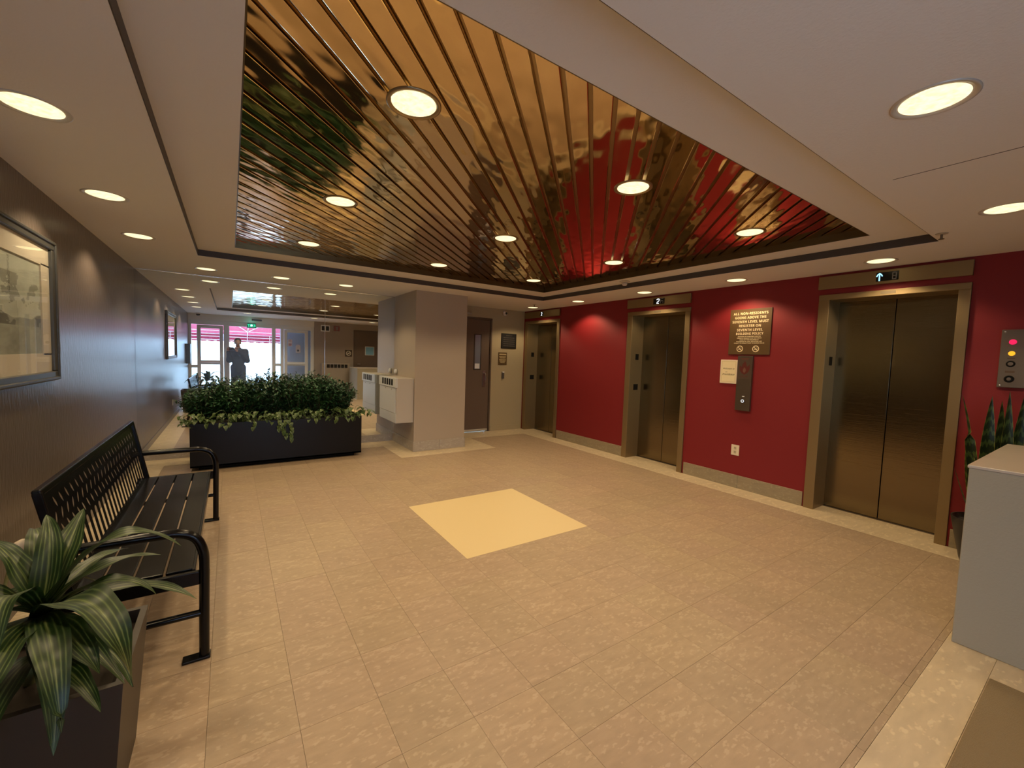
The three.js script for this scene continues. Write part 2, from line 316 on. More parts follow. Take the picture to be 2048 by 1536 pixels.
elevator(...openings[1], 'middle bronze elevator with a lit number two above its doors', { z: [-3.955, -3.765], glow: lin(0.9, 0.95, 1), shapes: (x, y) => stroke(x, [[-3.895, y + 0.022], [-3.885, y + 0.031], [-3.86, y + 0.031], [-3.853, y + 0.018], [-3.862, y], [-3.888, y - 0.012], [-3.894, y - 0.03], [-3.862, y - 0.03]]), dim: (x, y) => [...stroke(x, [[-3.832, y - 0.03], [-3.832, y + 0.03], [-3.79, y + 0.03]], 0.006), ...stroke(x, [[-3.832, y], [-3.79, y]], 0.006), ...stroke(x, [[-3.79, y - 0.03], [-3.79, y]], 0.004)] }, true);
elevator(...openings[2], 'nearest elevator with a blue up arrow above its wide brushed doors', { z: [-1.425, -1.262], glow: lin(0.35, 0.75, 1), shapes: (x, y) => [...stroke(x, [[-1.4, y - 0.034], [-1.4, y + 0.03]], 0.01), ...stroke(x, [[-1.42, y + 0.006], [-1.412, y + 0.022], [-1.4, y + 0.032], [-1.388, y + 0.022], [-1.38, y + 0.006]], 0.009)], dim: (x, y) => [...stroke(x, [[-1.305, y - 0.03], [-1.305, y + 0.03], [-1.28, y + 0.03], [-1.28, y - 0.03], [-1.305, y - 0.03]], 0.006), ...stroke(x, [[-1.305, y], [-1.28, y]], 0.006)] }, false);

// ---------- signs and plates on the red wall ----------
function faceX(x, y0, y1, z0, z1, t) { // printed face looking to -x
  const g = new THREE.PlaneGeometry(z1 - z0, y1 - y0); g.rotateY(-Math.PI / 2).translate(x, (y0 + y1) / 2, (z0 + z1) / 2); return [g, mat(lin(1, 1, 1), 0.5, 0, { map: t })];
}
function faceZ(z, x0, x1, y0, y1, t, back) {
  const g = new THREE.PlaneGeometry(x1 - x0, y1 - y0); if (back) g.rotateY(Math.PI); g.translate((x0 + x1) / 2, (y0 + y1) / 2, z); return [g, mat(lin(1, 1, 1), 0.5, 0, { map: t })];
}
function noSmoke(c, x, y, r, fg, bg) {
  c.fillStyle = fg; c.beginPath(); c.arc(x, y, r, 0, 7); c.fill(); c.fillStyle = bg; c.beginPath(); c.arc(x, y, r * 0.78, 0, 7); c.fill();
  c.fillStyle = fg; c.fillRect(x - r * 0.5, y + r * 0.05, r * 0.8, r * 0.2); c.fillRect(x + r * 0.36, y + r * 0.05, r * 0.12, r * 0.2);
  c.strokeStyle = fg; c.lineWidth = r * 0.08; c.beginPath(); c.moveTo(x + r * 0.4, y - r * 0.05); c.quadraticCurveTo(x + r * 0.5, y - r * 0.3, x + r * 0.2, y - r * 0.35); c.stroke();
  c.lineWidth = r * 0.2; c.beginPath(); c.moveTo(x - r * 0.6, y - r * 0.6); c.lineTo(x + r * 0.6, y + r * 0.6); c.stroke();
}
{
  const t = thing('notice_sign', 'large brown notice in pale capitals for non-residents, on the red wall between elevators', 'sign', [XR, 1.9, -2.576]);
  part(t, 'sign_board', box(XR - 0.012, XR, 1.63, 2.172, -2.815, -2.336, 0.002), M.signBrown);
  const [g, m] = faceX(XR - 0.0125, 1.633, 2.169, -2.812, -2.339, canvasTex(768, 868, (c, w, h) => {
    c.fillStyle = '#5d4526'; c.fillRect(0, 0, w, h); c.fillStyle = '#f2dfb4'; c.textAlign = 'center';
    c.font = 'bold 66px sans-serif';
    ['ALL NON-RESIDENTS', 'GOING ABOVE THE', 'SEVENTH LEVEL MUST', 'REGISTER ON', 'SEVENTH LEVEL'].forEach((s, i) => c.fillText(s, w / 2, 104 + i * 79, w * 0.9));
    c.font = 'bold 60px sans-serif'; c.fillText('BUILDING POLICY', w / 2, 492, w * 0.72);
    c.font = 'bold 27px sans-serif';
    ['SMOKING OR CARRYING LIGHTED', 'TOBACCO PRODUCTS IN THE PUBLIC', 'AREAS OF THIS BUILDING IS', 'PROHIBITED BY LAW. VIOLATORS ARE', 'SUBJECT TO PENALTY NOT TO EXCEED $50.00'].forEach((s, i) => c.fillText(s, w / 2, 534 + i * 32, w * 0.94));
    noSmoke(c, w * 0.29, 762, 62, '#f2dfb4', '#5d4526'); noSmoke(c, w * 0.68, 762, 62, '#f2dfb4', '#5d4526');
  }));
  part(t, 'lettering', g, m, true);
}
{
  const t = thing('elevator_call_station', 'tall dark metal call plate under the brown notice, with a lit ring button', 'call panel', [XR, 1.28, -2.59]);
  part(t, 'face_plate', box(XR - 0.035, XR, 0.956, 1.614, -2.678, -2.505, 0.003), mat(lin(0.13, 0.1, 0.075), 0.4, 0.7));
  const [g, m] = faceX(XR - 0.0355, 1.33, 1.6, -2.674, -2.509, canvasTex(256, 420, (c, w, h) => {
    c.fillStyle = '#4a3a2e'; c.fillRect(0, 0, w, h); c.fillStyle = '#6b3026';
    c.fillRect(w * 0.2, 22, w * 0.6, 10); c.fillRect(w * 0.28, 44, w * 0.44, 8);
    c.fillStyle = '#551a12'; c.beginPath(); c.moveTo(128, 330); c.bezierCurveTo(20, 270, 30, 190, 44, 150); c.bezierCurveTo(60, 190, 80, 190, 84, 170); c.bezierCurveTo(80, 120, 120, 110, 126, 70); c.bezierCurveTo(170, 110, 150, 150, 174, 176); c.bezierCurveTo(190, 180, 205, 150, 214, 128); c.bezierCurveTo(236, 210, 226, 280, 128, 330); c.fill();
    c.fillStyle = '#6e4a3c'; c.beginPath(); c.moveTo(128, 296); c.bezierCurveTo(80, 260, 108, 220, 126, 190); c.bezierCurveTo(150, 220, 176, 250, 128, 296); c.fill();
    c.fillStyle = '#54241a'; c.fillRect(60, 350, 136, 7); c.fillRect(70, 366, 116, 7);
  }));
  part(t, 'fire_emblem', g, m, true);
  const b = part(t, 'call_button', new THREE.CylinderGeometry(0.02, 0.022, 0.012, 24).rotateZ(Math.PI / 2).translate(XR - 0.04, 1.073, -2.585), M.steelPlate);
  part(b, 'button_light', new THREE.TorusGeometry(0.015, 0.0032, 8, 28).rotateY(Math.PI / 2).translate(XR - 0.0465, 1.073, -2.585), mat(lin(0.2, 0.2, 0.2), 0.4, 0, { emissive: lin(0.9, 0.95, 1), emissiveIntensity: 1.1 }));
  part(t, 'button_label', box(XR - 0.0362, XR - 0.035, 1.122, 1.134, -2.598, -2.57), M.white);
}
{
  const t = thing('welcome_card', 'small cream card in a pale frame, left of the dark call plate', 'sign', [XR, 1.42, -2.79]);
  part(t, 'frame', box(XR - 0.014, XR, 1.27, 1.563, -2.9, -2.688, 0.004), mat(lin(0.8, 0.66, 0.5), 0.4));
  const [g, m] = faceX(XR - 0.0146, 1.284, 1.55, -2.888, -2.7, canvasTex(360, 510, (c, w, h) => {
    c.fillStyle = '#ead9ac'; c.fillRect(0, 0, w, h); c.strokeStyle = '#b79a5f'; c.lineWidth = 4; c.strokeRect(16, 16, w - 32, h - 32);
    c.fillStyle = '#4f3a12'; c.textAlign = 'center'; c.font = 'italic bold 46px serif'; c.fillText('Welcome to', w / 2, 200); c.font = 'italic 34px serif'; c.fillText('the', w * 0.36, 275); c.font = 'italic bold 62px serif'; c.fillText('Providence', w / 2, 340, w * 0.8);
  }));
  part(t, 'printed_card', g, m, true);
}
{
  const t = thing('wall_outlet', 'cream electrical outlet low on the red wall below the call plate', 'outlet', [XR, 0.46, -2.652]);
  part(t, 'cover_plate', box(XR - 0.007, XR, 0.397, 0.525, -2.7, -2.604, 0.003), mat(lin(0.8, 0.7, 0.5), 0.4));
  for (const y of [0.437, 0.485]) {
    const s = part(t, 'socket', box(XR - 0.009, XR - 0.006, y - 0.018, y + 0.018, -2.668, -2.636, 0.002), mat(lin(0.6, 0.5, 0.32), 0.4));
    part(s, 'slots', [box(XR - 0.0096, XR - 0.0085, y - 0.002, y + 0.01, -2.661, -2.658), box(XR - 0.0096, XR - 0.0085, y - 0.002, y + 0.01, -2.647, -2.644), box(XR - 0.0096, XR - 0.0085, y - 0.012, y - 0.006, -2.655, -2.649)], M.black);
  }
}
{
  const t = thing('fire_control_panel', 'brushed steel control panel on the red wall with red and amber indicator lamps', 'control panel', [XR, 1.62, -0.4]);
  part(t, 'face_plate', box(XR - 0.035, XR, 1.395, 1.852, -0.603, -0.2, 0.003), M.steelPlate);
  const knob = (y, z, r, m, n, h = 0.014) => part(t, n, [new THREE.CylinderGeometry(r * 0.85, r, h, 20).rotateZ(Math.PI / 2).translate(XR - 0.035 - h / 2, y, z)], m);
  for (const z of [-0.541, -0.4]) {
    const on = z < -0.5;
    knob(1.754, z, 0.021, mat(lin(0.5, 0.01, 0.05), 0.25, 0, on ? { emissive: lin(0.9, 0.02, 0.12), emissiveIntensity: 0.9 } : {}), 'red_indicator_lamp', 0.02);
    knob(1.664, z, 0.019, mat(lin(0.7, 0.4, 0.02), 0.3, 0, on ? { emissive: lin(1, 0.5, 0.03), emissiveIntensity: 0.9 } : {}), 'amber_indicator_lamp', 0.008);
    const k = knob(1.582, z, 0.017, M.chrome, 'push_button', 0.01); part(k, 'button_ring', new THREE.TorusGeometry(0.02, 0.005, 8, 24).rotateY(Math.PI / 2).translate(XR - 0.036, 1.582, z), M.black);
    const s = knob(1.463, z, 0.014, M.steelPlate, 'key_switch', 0.012); part(s, 'switch_ring', new THREE.TorusGeometry(0.021, 0.0065, 8, 24).rotateY(Math.PI / 2).translate(XR - 0.037, 1.463, z), M.black);
    part(t, 'engraved_label', box(XR - 0.0356, XR - 0.035, 1.622, 1.63, z - 0.02, z + 0.02), M.signBrown); part(t, 'engraved_label', box(XR - 0.0356, XR - 0.035, 1.512, 1.528, z - 0.025, z + 0.025), M.signBrown);
  }
  for (const z of [-0.585, -0.22]) for (const y of [1.412, 1.835]) part(t, 'screw', new THREE.SphereGeometry(0.006, 10, 8).scale(0.5, 1, 1).translate(XR - 0.036, y, z), M.chrome);
}

// ---------- back wall past the column ----------
{
  const d = struct('door_1', box(3.405, 4.305, 0.012, 2.225, ZB - 0.05, ZB - 0.012, 0.002), M.doorBrown);
  struct('door_frame', [box(3.37, 3.405, 0, 2.26, ZB - 0.1, ZB + 0.012, 0.003), box(4.305, 4.34, 0, 2.26, ZB - 0.1, ZB + 0.012, 0.003), box(3.37, 4.34, 2.225, 2.26, ZB - 0.1, ZB + 0.012, 0.003)], mat(lin(0.1, 0.07, 0.05), 0.5), d);
  struct('door_window', box(3.97, 4.095, 1.255, 1.92, ZB - 0.014, ZB - 0.009, 0.001), mat(lin(0.2, 0.24, 0.3), 0.15, 0.2), d);
  struct('window_bead', ring(3.955, 4.11, 0, 0, 3.97, 4.095, 0, 0, 0, 0).slice(0, 0).concat([box(3.95, 3.97, 1.24, 1.935, ZB - 0.013, ZB - 0.004, 0.002), box(4.095, 4.113, 1.24, 1.935, ZB - 0.013, ZB - 0.004, 0.002), box(3.95, 4.113, 1.92, 1.938, ZB - 0.013, ZB - 0.004, 0.002), box(3.95, 4.113, 1.237, 1.255, ZB - 0.013, ZB - 0.004, 0.002)]), M.darkTrim, d);
  struct('window_label', box(3.975, 4.08, 1.26, 1.36, ZB - 0.0095, ZB - 0.0078), M.white, d);
  struct('door_handle', [box(4.16, 4.225, 0.9, 1.22, ZB - 0.013, ZB - 0.004, 0.003), tube([[4.19, 1.17, ZB - 0.006], [4.19, 1.165, ZB + 0.04], [4.19, 1.08, ZB + 0.055], [4.19, 0.98, ZB + 0.04], [4.19, 0.97, ZB - 0.006]], 0.01, 24, 8)], mat(lin(0.3, 0.26, 0.24), 0.3, 0.9), d);
  struct('door_sweep', box(3.42, 4.29, 0.02, 0.055, ZB - 0.013, ZB + 0.006, 0.003), M.alu, d);
  struct('door_closer', box(3.62, 3.86, 2.3, 2.335, ZB, ZB + 0.04, 0.004), mat(lin(0.45, 0.4, 0.33), 0.4, 0.4));
}
{
  const t = thing('wall_plaque', 'square black plaque with rows of grey text, on the olive wall', 'sign', [4.745, 1.83, ZB]);
  part(t, 'board', box(4.562, 4.925, 1.682, 1.986, ZB, ZB + 0.018, 0.003), M.black);
  const [g, m] = faceZ(ZB + 0.0185, 4.57, 4.917, 1.69, 1.978, canvasTex(420, 350, (c, w, h) => { c.fillStyle = '#131110'; c.fillRect(0, 0, w, h); c.fillStyle = '#55504a'; c.fillRect(120, 34, 180, 12); for (let i = 0; i < 5; i++) { c.fillRect(40, 86 + i * 50, w - 80, 18); } c.fillStyle = '#131110'; for (let i = 0; i < 40; i++) c.fillRect(50 + (i % 8) * 43 + (i * 7) % 13, 84 + Math.floor(i / 8) * 50, 6, 22); }));
  part(t, 'text', g, m, true);
}
{
  const t = thing('small_notice', 'small brown notice with pale lines of text, under the black plaque', 'sign', [4.607, 1.47, ZB]);
  part(t, 'board', box(4.505, 4.71, 1.345, 1.598, ZB, ZB + 0.01, 0.002), M.signBrown);
  const [g, m] = faceZ(ZB + 0.0105, 4.508, 4.707, 1.348, 1.595, canvasTex(320, 400, (c, w, h) => { c.fillStyle = '#54401f'; c.fillRect(0, 0, w, h); c.fillStyle = '#c9b78a'; c.fillRect(26, 40, w - 52, 46); c.fillStyle = '#54401f'; for (let i = 0; i < 8; i++) c.fillRect(40 + i * 32, 40, 7, 46); c.fillStyle = '#c9b78a'; for (const [y, k] of [[122, 0], [164, 14], [226, 0], [272, 20], [318, 44]]) { for (let i = 0; i < 9; i++) c.fillRect(30 + k + i * (w - 60 - 2 * k) / 9, y, (w - 60 - 2 * k) / 9 - 6, 26); } }));
  part(t, 'text', g, m, true);
}
{
  const t = thing('card_reader', 'narrow grey card reader below the small brown notice', 'card reader', [4.625, 1.14, ZB]);
  part(t, 'housing', box(4.6, 4.652, 1.065, 1.205, ZB, ZB + 0.025, 0.005), mat(lin(0.08, 0.075, 0.07), 0.4));
  part(t, 'top_cap', box(4.602, 4.65, 1.185, 1.208, ZB, ZB + 0.028, 0.004), M.white);
}
{
  const t = thing('security_camera', 'round pale security camera with a dark lens, high on the olive wall', 'camera', [4.63, 2.388, ZB]);
  part(t, 'housing', lathe([[0.0001, 0.045], [0.035, 0.042], [0.052, 0.028], [0.056, 0], [0.0001, 0]], 0, 0, 0, 28).rotateX(Math.PI / 2).translate(4.63, 2.388, ZB), mat(lin(0.62, 0.52, 0.42), 0.4));
  part(t, 'lens', new THREE.SphereGeometry(0.024, 18, 12).translate(4.642, 2.388, ZB + 0.036), M.blackGloss);
}
// sprinklers and smoke detector
for (const [x, z, l] of [[4.14, -0.815, 'small pale ceiling sprinkler near the end of the slatted ceiling'], [4.55, -6.1, 'tiny ceiling sprinkler above the far corner downlight']]) {
  const t = thing('sprinkler', l, 'sprinkler', [x, H, z]);
  part(t, 'escutcheon', lathe([[0.0001, -0.006], [0.028, -0.005], [0.034, 0], [0.0001, 0]], x, H, z, 24), M.trimRef ?? trimRef);
  part(t, 'nozzle', [rod([x, H - 0.005, z], [x, H - 0.035, z], 0.007, 10), lathe([[0.0001, -0.04], [0.016, -0.039], [0.016, -0.036], [0.0001, -0.035]], x, H, z, 16)], M.steelPlate);
}
{
  const x = 4.24, z = -3.75, t = thing('smoke_detector', 'pale round smoke detector on the ceiling step before the middle elevator', 'smoke detector', [x, Y1, z]);
  part(t, 'base', lathe([[0.0001, -0.018], [0.06, -0.016], [0.066, 0], [0.0001, 0]], x, Y1, z, 28), mat(lin(0.66, 0.58, 0.48), 0.5));
  part(t, 'sensor_head', lathe([[0.0001, -0.055], [0.024, -0.053], [0.034, -0.04], [0.038, -0.017], [0.0001, -0.017]], x, Y1, z, 24), mat(lin(0.6, 0.52, 0.43), 0.5));
}

// ---------- heating unit on the column ----------
{
  const x0 = 2.06, x1 = 2.33, z0 = -6.95, z1 = -6.13, t = thing('fan_coil_unit', 'grey wall-hung heating unit with a slotted grille, on the column beside the mirror', 'heater', [2.2, 0.45, -6.54]);
  part(t, 'cabinet', box(x0, x1, 0.45, 1.13, z0, z1, 0.006), mat(lin(0.46, 0.42, 0.36), 0.5));
  const gr = part(t, 'grille_housing', box(x0 - 0.022, x0 + 0.02, 0.985, 1.134, z0 - 0.004, z1 + 0.004, 0.006), M.greyBox);
  for (let i = 0; i < 5; i++) { const z = z1 - 0.15 - i * 0.113; part(gr, 'grille_slot', box(x0 - 0.0235, x0 - 0.015, 1.015, 1.112, z - 0.04, z + 0.04, 0.001), M.black); }
  part(t, 'front_panel', box(x0 - 0.01, x0 + 0.01, 0.6, 0.984, z0 + 0.004, z1 - 0.03, 0.003), M.greyBox);
  part(t, 'lower_panel', box(x0 - 0.006, x0 + 0.01, 0.452, 0.596, z0 + 0.002, z1 - 0.006, 0.003), M.greyBox);
  for (const z of [z1 - 0.2, z1 - 0.5]) part(t, 'latch', new THREE.SphereGeometry(0.009, 10, 8).scale(0.5, 1, 1).translate(x0 - 0.011, 0.955, z), M.steelPlate);
}
{
  const t = thing('thermostat', 'small round pale thermostat on the column above the heating unit', 'thermostat', [2.33, 1.2, -6.93]);
  part(t, 'dial', lathe([[0.0001, 0.045], [0.03, 0.042], [0.042, 0.03], [0.045, 0], [0.0001, 0]], 0, 0, 0, 24).rotateZ(Math.PI / 2).translate(2.33, 1.2, -6.93), mat(lin(0.6, 0.6, 0.58), 0.4));
}

// ---------- picture on the left wall ----------
{
  const z0 = -4.09, z1 = -2.5, y0 = 1.245, y1 = 2.165, t = thing('framed_picture', 'framed misty grey-green landscape print with a pale mat, on the left wall', 'picture', [XL, 1.7, -3.3]);
  const fm = mat(lin(0.06, 0.062, 0.06), 0.4, 0.3), w = 0.062;
  const prof = (a, b, c, d) => [box(XL, XL + 0.035, a, b, c, d, 0.006)];
  part(t, 'frame_rail', [box(XL, XL + 0.032, y0, y0 + w, z0, z1, 0.008), box(XL + 0.02, XL + 0.042, y0 + 0.006, y0 + 0.026, z0 + 0.006, z1 - 0.006, 0.006)], fm);
  part(t, 'frame_rail', [box(XL, XL + 0.032, y1 - w, y1, z0, z1, 0.008), box(XL + 0.02, XL + 0.042, y1 - 0.026, y1 - 0.006, z0 + 0.006, z1 - 0.006, 0.006)], fm);
  part(t, 'frame_stile', [box(XL, XL + 0.032, y0 + w, y1 - w, z0, z0 + w, 0.008), box(XL + 0.02, XL + 0.042, y0 + 0.006, y1 - 0.006, z0 + 0.006, z0 + 0.026, 0.006)], fm);
  part(t, 'frame_stile', [box(XL, XL + 0.032, y0 + w, y1 - w, z1 - w, z1, 0.008), box(XL + 0.02, XL + 0.042, y0 + 0.006, y1 - 0.006, z1 - 0.026, z1 - 0.006, 0.006)], fm);
  part(t, 'mat_board', [box(XL, XL + 0.012, y0 + 0.05, y0 + 0.18, z0 + 0.05, z1 - 0.05), box(XL, XL + 0.012, y1 - 0.18, y1 - 0.05, z0 + 0.05, z1 - 0.05), box(XL, XL + 0.012, y0 + 0.17, y1 - 0.17, z0 + 0.05, z0 + 0.2), box(XL, XL + 0.012, y0 + 0.17, y1 - 0.17, z1 - 0.2, z1 - 0.05)], mat(lin(0.62, 0.56, 0.46), 0.85));
  const art = tex(512, (u, v) => {
    let k = 0.64 + 0.25 * (fbm(u, v, 6, 5, 81) - 0.5);
    const hill = 0.42 + 0.2 * Math.sin(u * 5 + 1) * 0.5 + 0.1 * fbm(u, 0.3, 8, 3, 83);
    if (v > hill) k += 0.12; else k -= 0.1 * fbm(u, v, 24, 3, 84);
    const tree = fbm(u, v, 9, 4, 90); if (tree > 0.56 && v > 0.3 && v < 0.8) k -= 0.17;
    if (v < 0.3) k += 0.1 * fbm(u, v, 10, 3, 91);
    for (const uu of [0.13, 0.19, 0.62]) if (Math.abs(u - uu) < 0.012 && v > 0.6 && v < 0.95 && hash(Math.floor(u * 400), Math.floor(v * 90), 5) > 0.5) k -= 0.22;
    const roof = 0.72 - (u - 0.2) * 0.25; if (u > 0.22 && u < 0.5 && Math.abs(v - roof) < 0.022) k -= 0.24;
    return [k * 0.97, k, k * 0.93];
  }, true, 1);
  const g = new THREE.PlaneGeometry(z1 - z0 - 0.38, y1 - y0 - 0.34); g.rotateY(Math.PI / 2).translate(XL + 0.004, (y0 + y1) / 2, (z0 + z1) / 2);
  part(t, 'print', g, mat(lin(0.9, 0.9, 0.9), 0.8, 0, { map: art }), true);
  part(t, 'glass', box(XL + 0.015, XL + 0.018, y0 + 0.05, y1 - 0.05, z0 + 0.05, z1 - 0.05), mat(lin(0.97, 0.98, 0.98), 0, 0, { transmission: 1, thickness: 0, ior: 1.18 }));
}

// ---------- black metal bench ----------
{
  const zn = -2.42, zf = -4.37, t = thing('bench', 'black metal park bench with a leaf-pierced back, against the left wall', 'bench', [-0.42, 0, (zn + zf) / 2]);
  const m = M.blackGloss;
  for (let i = 0; i < 4; i++) { const x = -0.155 - i * 0.112; part(t, 'seat_slat', box(x - 0.104, x, 0.424, 0.44, zf + 0.03, zn - 0.03, 0.005), m); }
  part(t, 'seat_rail', [box(-0.16, -0.145, 0.385, 0.438, zf + 0.02, zn - 0.02, 0.004), box(-0.6, -0.58, 0.37, 0.42, zf + 0.02, zn - 0.02, 0.004)], m);
  for (const z of [zn, zf]) {
    part(t, 'seat_bracket', box(-0.6, -0.13, 0.37, 0.436, z - 0.012, z + 0.012, 0.004), m);
    part(t, 'arm', tube([[-0.66, 0.635, z], [-0.5, 0.636, z], [-0.3, 0.636, z], [-0.2, 0.63, z], [-0.145, 0.6, z], [-0.115, 0.53, z], [-0.11, 0.42, z]], 0.021, 40, 12), m);
    const l = part(t, 'leg', tube([[-0.11, 0.43, z], [-0.112, 0.3, z], [-0.115, 0.012, z]], 0.021, 12, 12), m);
    part(l, 'foot_plate', box(-0.2, -0.09, 0, 0.014, z - 0.028, z + 0.028, 0.004), m);
    const r = part(t, 'leg', tube([[-0.6, 0.43, z], [-0.64, 0.25, z], [-0.69, 0.012, z]], 0.021, 12, 12), m);
    part(r, 'foot_plate', box(-0.76, -0.65, 0, 0.014, z - 0.028, z + 0.028, 0.004), m);
    part(t, 'stretcher', rod([-0.645, 0.225, z], [-0.113, 0.225, z], 0.016, 12), m);
  }
  // pierced back: one sheet with slots below and staggered leaf holes above
  const L = zn - zf, hB = 0.46, sh = new THREE.Shape([[0, 0], [L, 0], [L, hB], [0, hB]].map((p) => new THREE.Vector2(...p)));
  const n = 23, st = (L - 0.2) / n;
  for (let i = 0; i < n; i++) {
    const u = 0.1 + (i + 0.5) * st;
    const p = new THREE.Path(); const w = 0.02; p.moveTo(u - w, 0.03); p.lineTo(u - w, 0.19); p.absarc(u, 0.19, w, Math.PI, 0, true); p.lineTo(u + w, 0.03); p.lineTo(u - w, 0.03); sh.holes.push(p);
    for (let k = 0; k < 3; k++) {
      const y = 0.255 + k * 0.062, uu = u + (k % 2 ? st / 2 : 0), tilt = (k % 2 ? -1 : 1) * 0.014; if (uu > L - 0.09) continue;
      const q = new THREE.Path(); q.moveTo(uu - tilt, y - 0.03); q.quadraticCurveTo(uu - 0.022, y, uu + tilt, y + 0.03); q.quadraticCurveTo(uu + 0.022, y, uu - tilt, y - 0.03); sh.holes.push(q);
    }
  }
  const g = new THREE.ExtrudeGeometry(sh, { depth: 0.0016, bevelEnabled: false, curveSegments: 5 });
  const lean = (gg) => gg.translate(0, 0, -0.006).rotateY(-Math.PI / 2).rotateZ(0.19).translate(-0.566, 0.44, zf);
  part(t, 'back_panel', lean(g), m);
  part(t, 'back_top_rail', lean(box(0, L, hB - 0.02, hB + 0.012, -0.012, 0.02, 0.008)), m);
  for (const u of [0.014, L - 0.014]) part(t, 'back_post', lean(box(u - 0.016, u + 0.016, -0.02, hB, -0.012, 0.02, 0.006)), m);
}

// ---------- leaves ----------
// a blade along base > mid > tip; up gives the side that the upper face looks to
function blade(base, mid, tip, width, o = {}) {
  const B = V(...base), T = V(...tip), Q = V(...mid).multiplyScalar(2).sub(B.clone().add(T).multiplyScalar(0.5));
  const c = new THREE.QuadraticBezierCurve3(B, Q, T), n = o.n ?? 14, cols = [-1, -0.55, 0, 0.55, 1], pos = [], uv = [], idx = [];
  for (let i = 0; i <= n; i++) {
    const s = i / n, p = c.getPoint(s), d = c.getTangent(s), side = d.clone().cross(V(0, 1, 0)); if (side.length() < 0.15) side.copy(V(...(o.side ?? [1, 0, 0]))); side.normalize();
    const nn = side.clone().cross(d).normalize();
    const w = width * 0.5 * (o.shape ? o.shape(s) : Math.pow(Math.sin(Math.PI * Math.pow(Math.min(1, s * 0.93 + 0.07), 0.75)), 0.8) + 0.02);
    const wob = (o.wave ?? 0) * Math.sin(s * 17 + (o.ph ?? 0));
    for (const k of cols) {
      const lift = w * (o.fold ?? 0.35) * Math.abs(k) + wob * w * k * Math.abs(k);
      const q = p.clone().addScaledVector(side, w * k).addScaledVector(nn, lift); pos.push(q.x, q.y, q.z); uv.push(k * 0.5 + 0.5, s * (o.rep ?? 1));
    }
  }
  for (let i = 0; i < n; i++) for (let k = 0; k < 4; k++) { const a = i * 5 + k; idx.push(a, a + 1, a + 6, a, a + 6, a + 5); }
  const g = new THREE.BufferGeometry(); g.setAttribute('position', new THREE.Float32BufferAttribute(pos, 3)); g.setAttribute('uv', new THREE.Float32BufferAttribute(uv, 2)); g.setIndex(idx); g.computeVertexNormals();
  return g;
}
const stripe = tex(256, (u, v) => {
  const e = Math.abs(u - 0.5) * 2; let k = 0.5 + 0.5 * Math.sin(u * 43 + 1.5 * fbm(u, v, 4, 2, 61)); k = Math.pow(k, 3) * (0.35 + 0.65 * fbm(u, v, 6, 3, 62));
  if (e > 0.88) k *= 0.2; const mid = e < 0.07 ? 0.5 : 0; k = Math.min(1, k + mid); const d = 0.82 + 0.3 * fbm(u, v, 12, 3, 63);
  return [(0.13 + 0.45 * k) * d, (0.25 + 0.38 * k) * d, (0.09 + 0.3 * k) * d];
}, true, 1);
const draMat = mat(lin(0.68, 0.7, 0.66), 0.42, 0, { map: stripe, side: THREE.DoubleSide, transmission: 0.12, thickness: 0 });
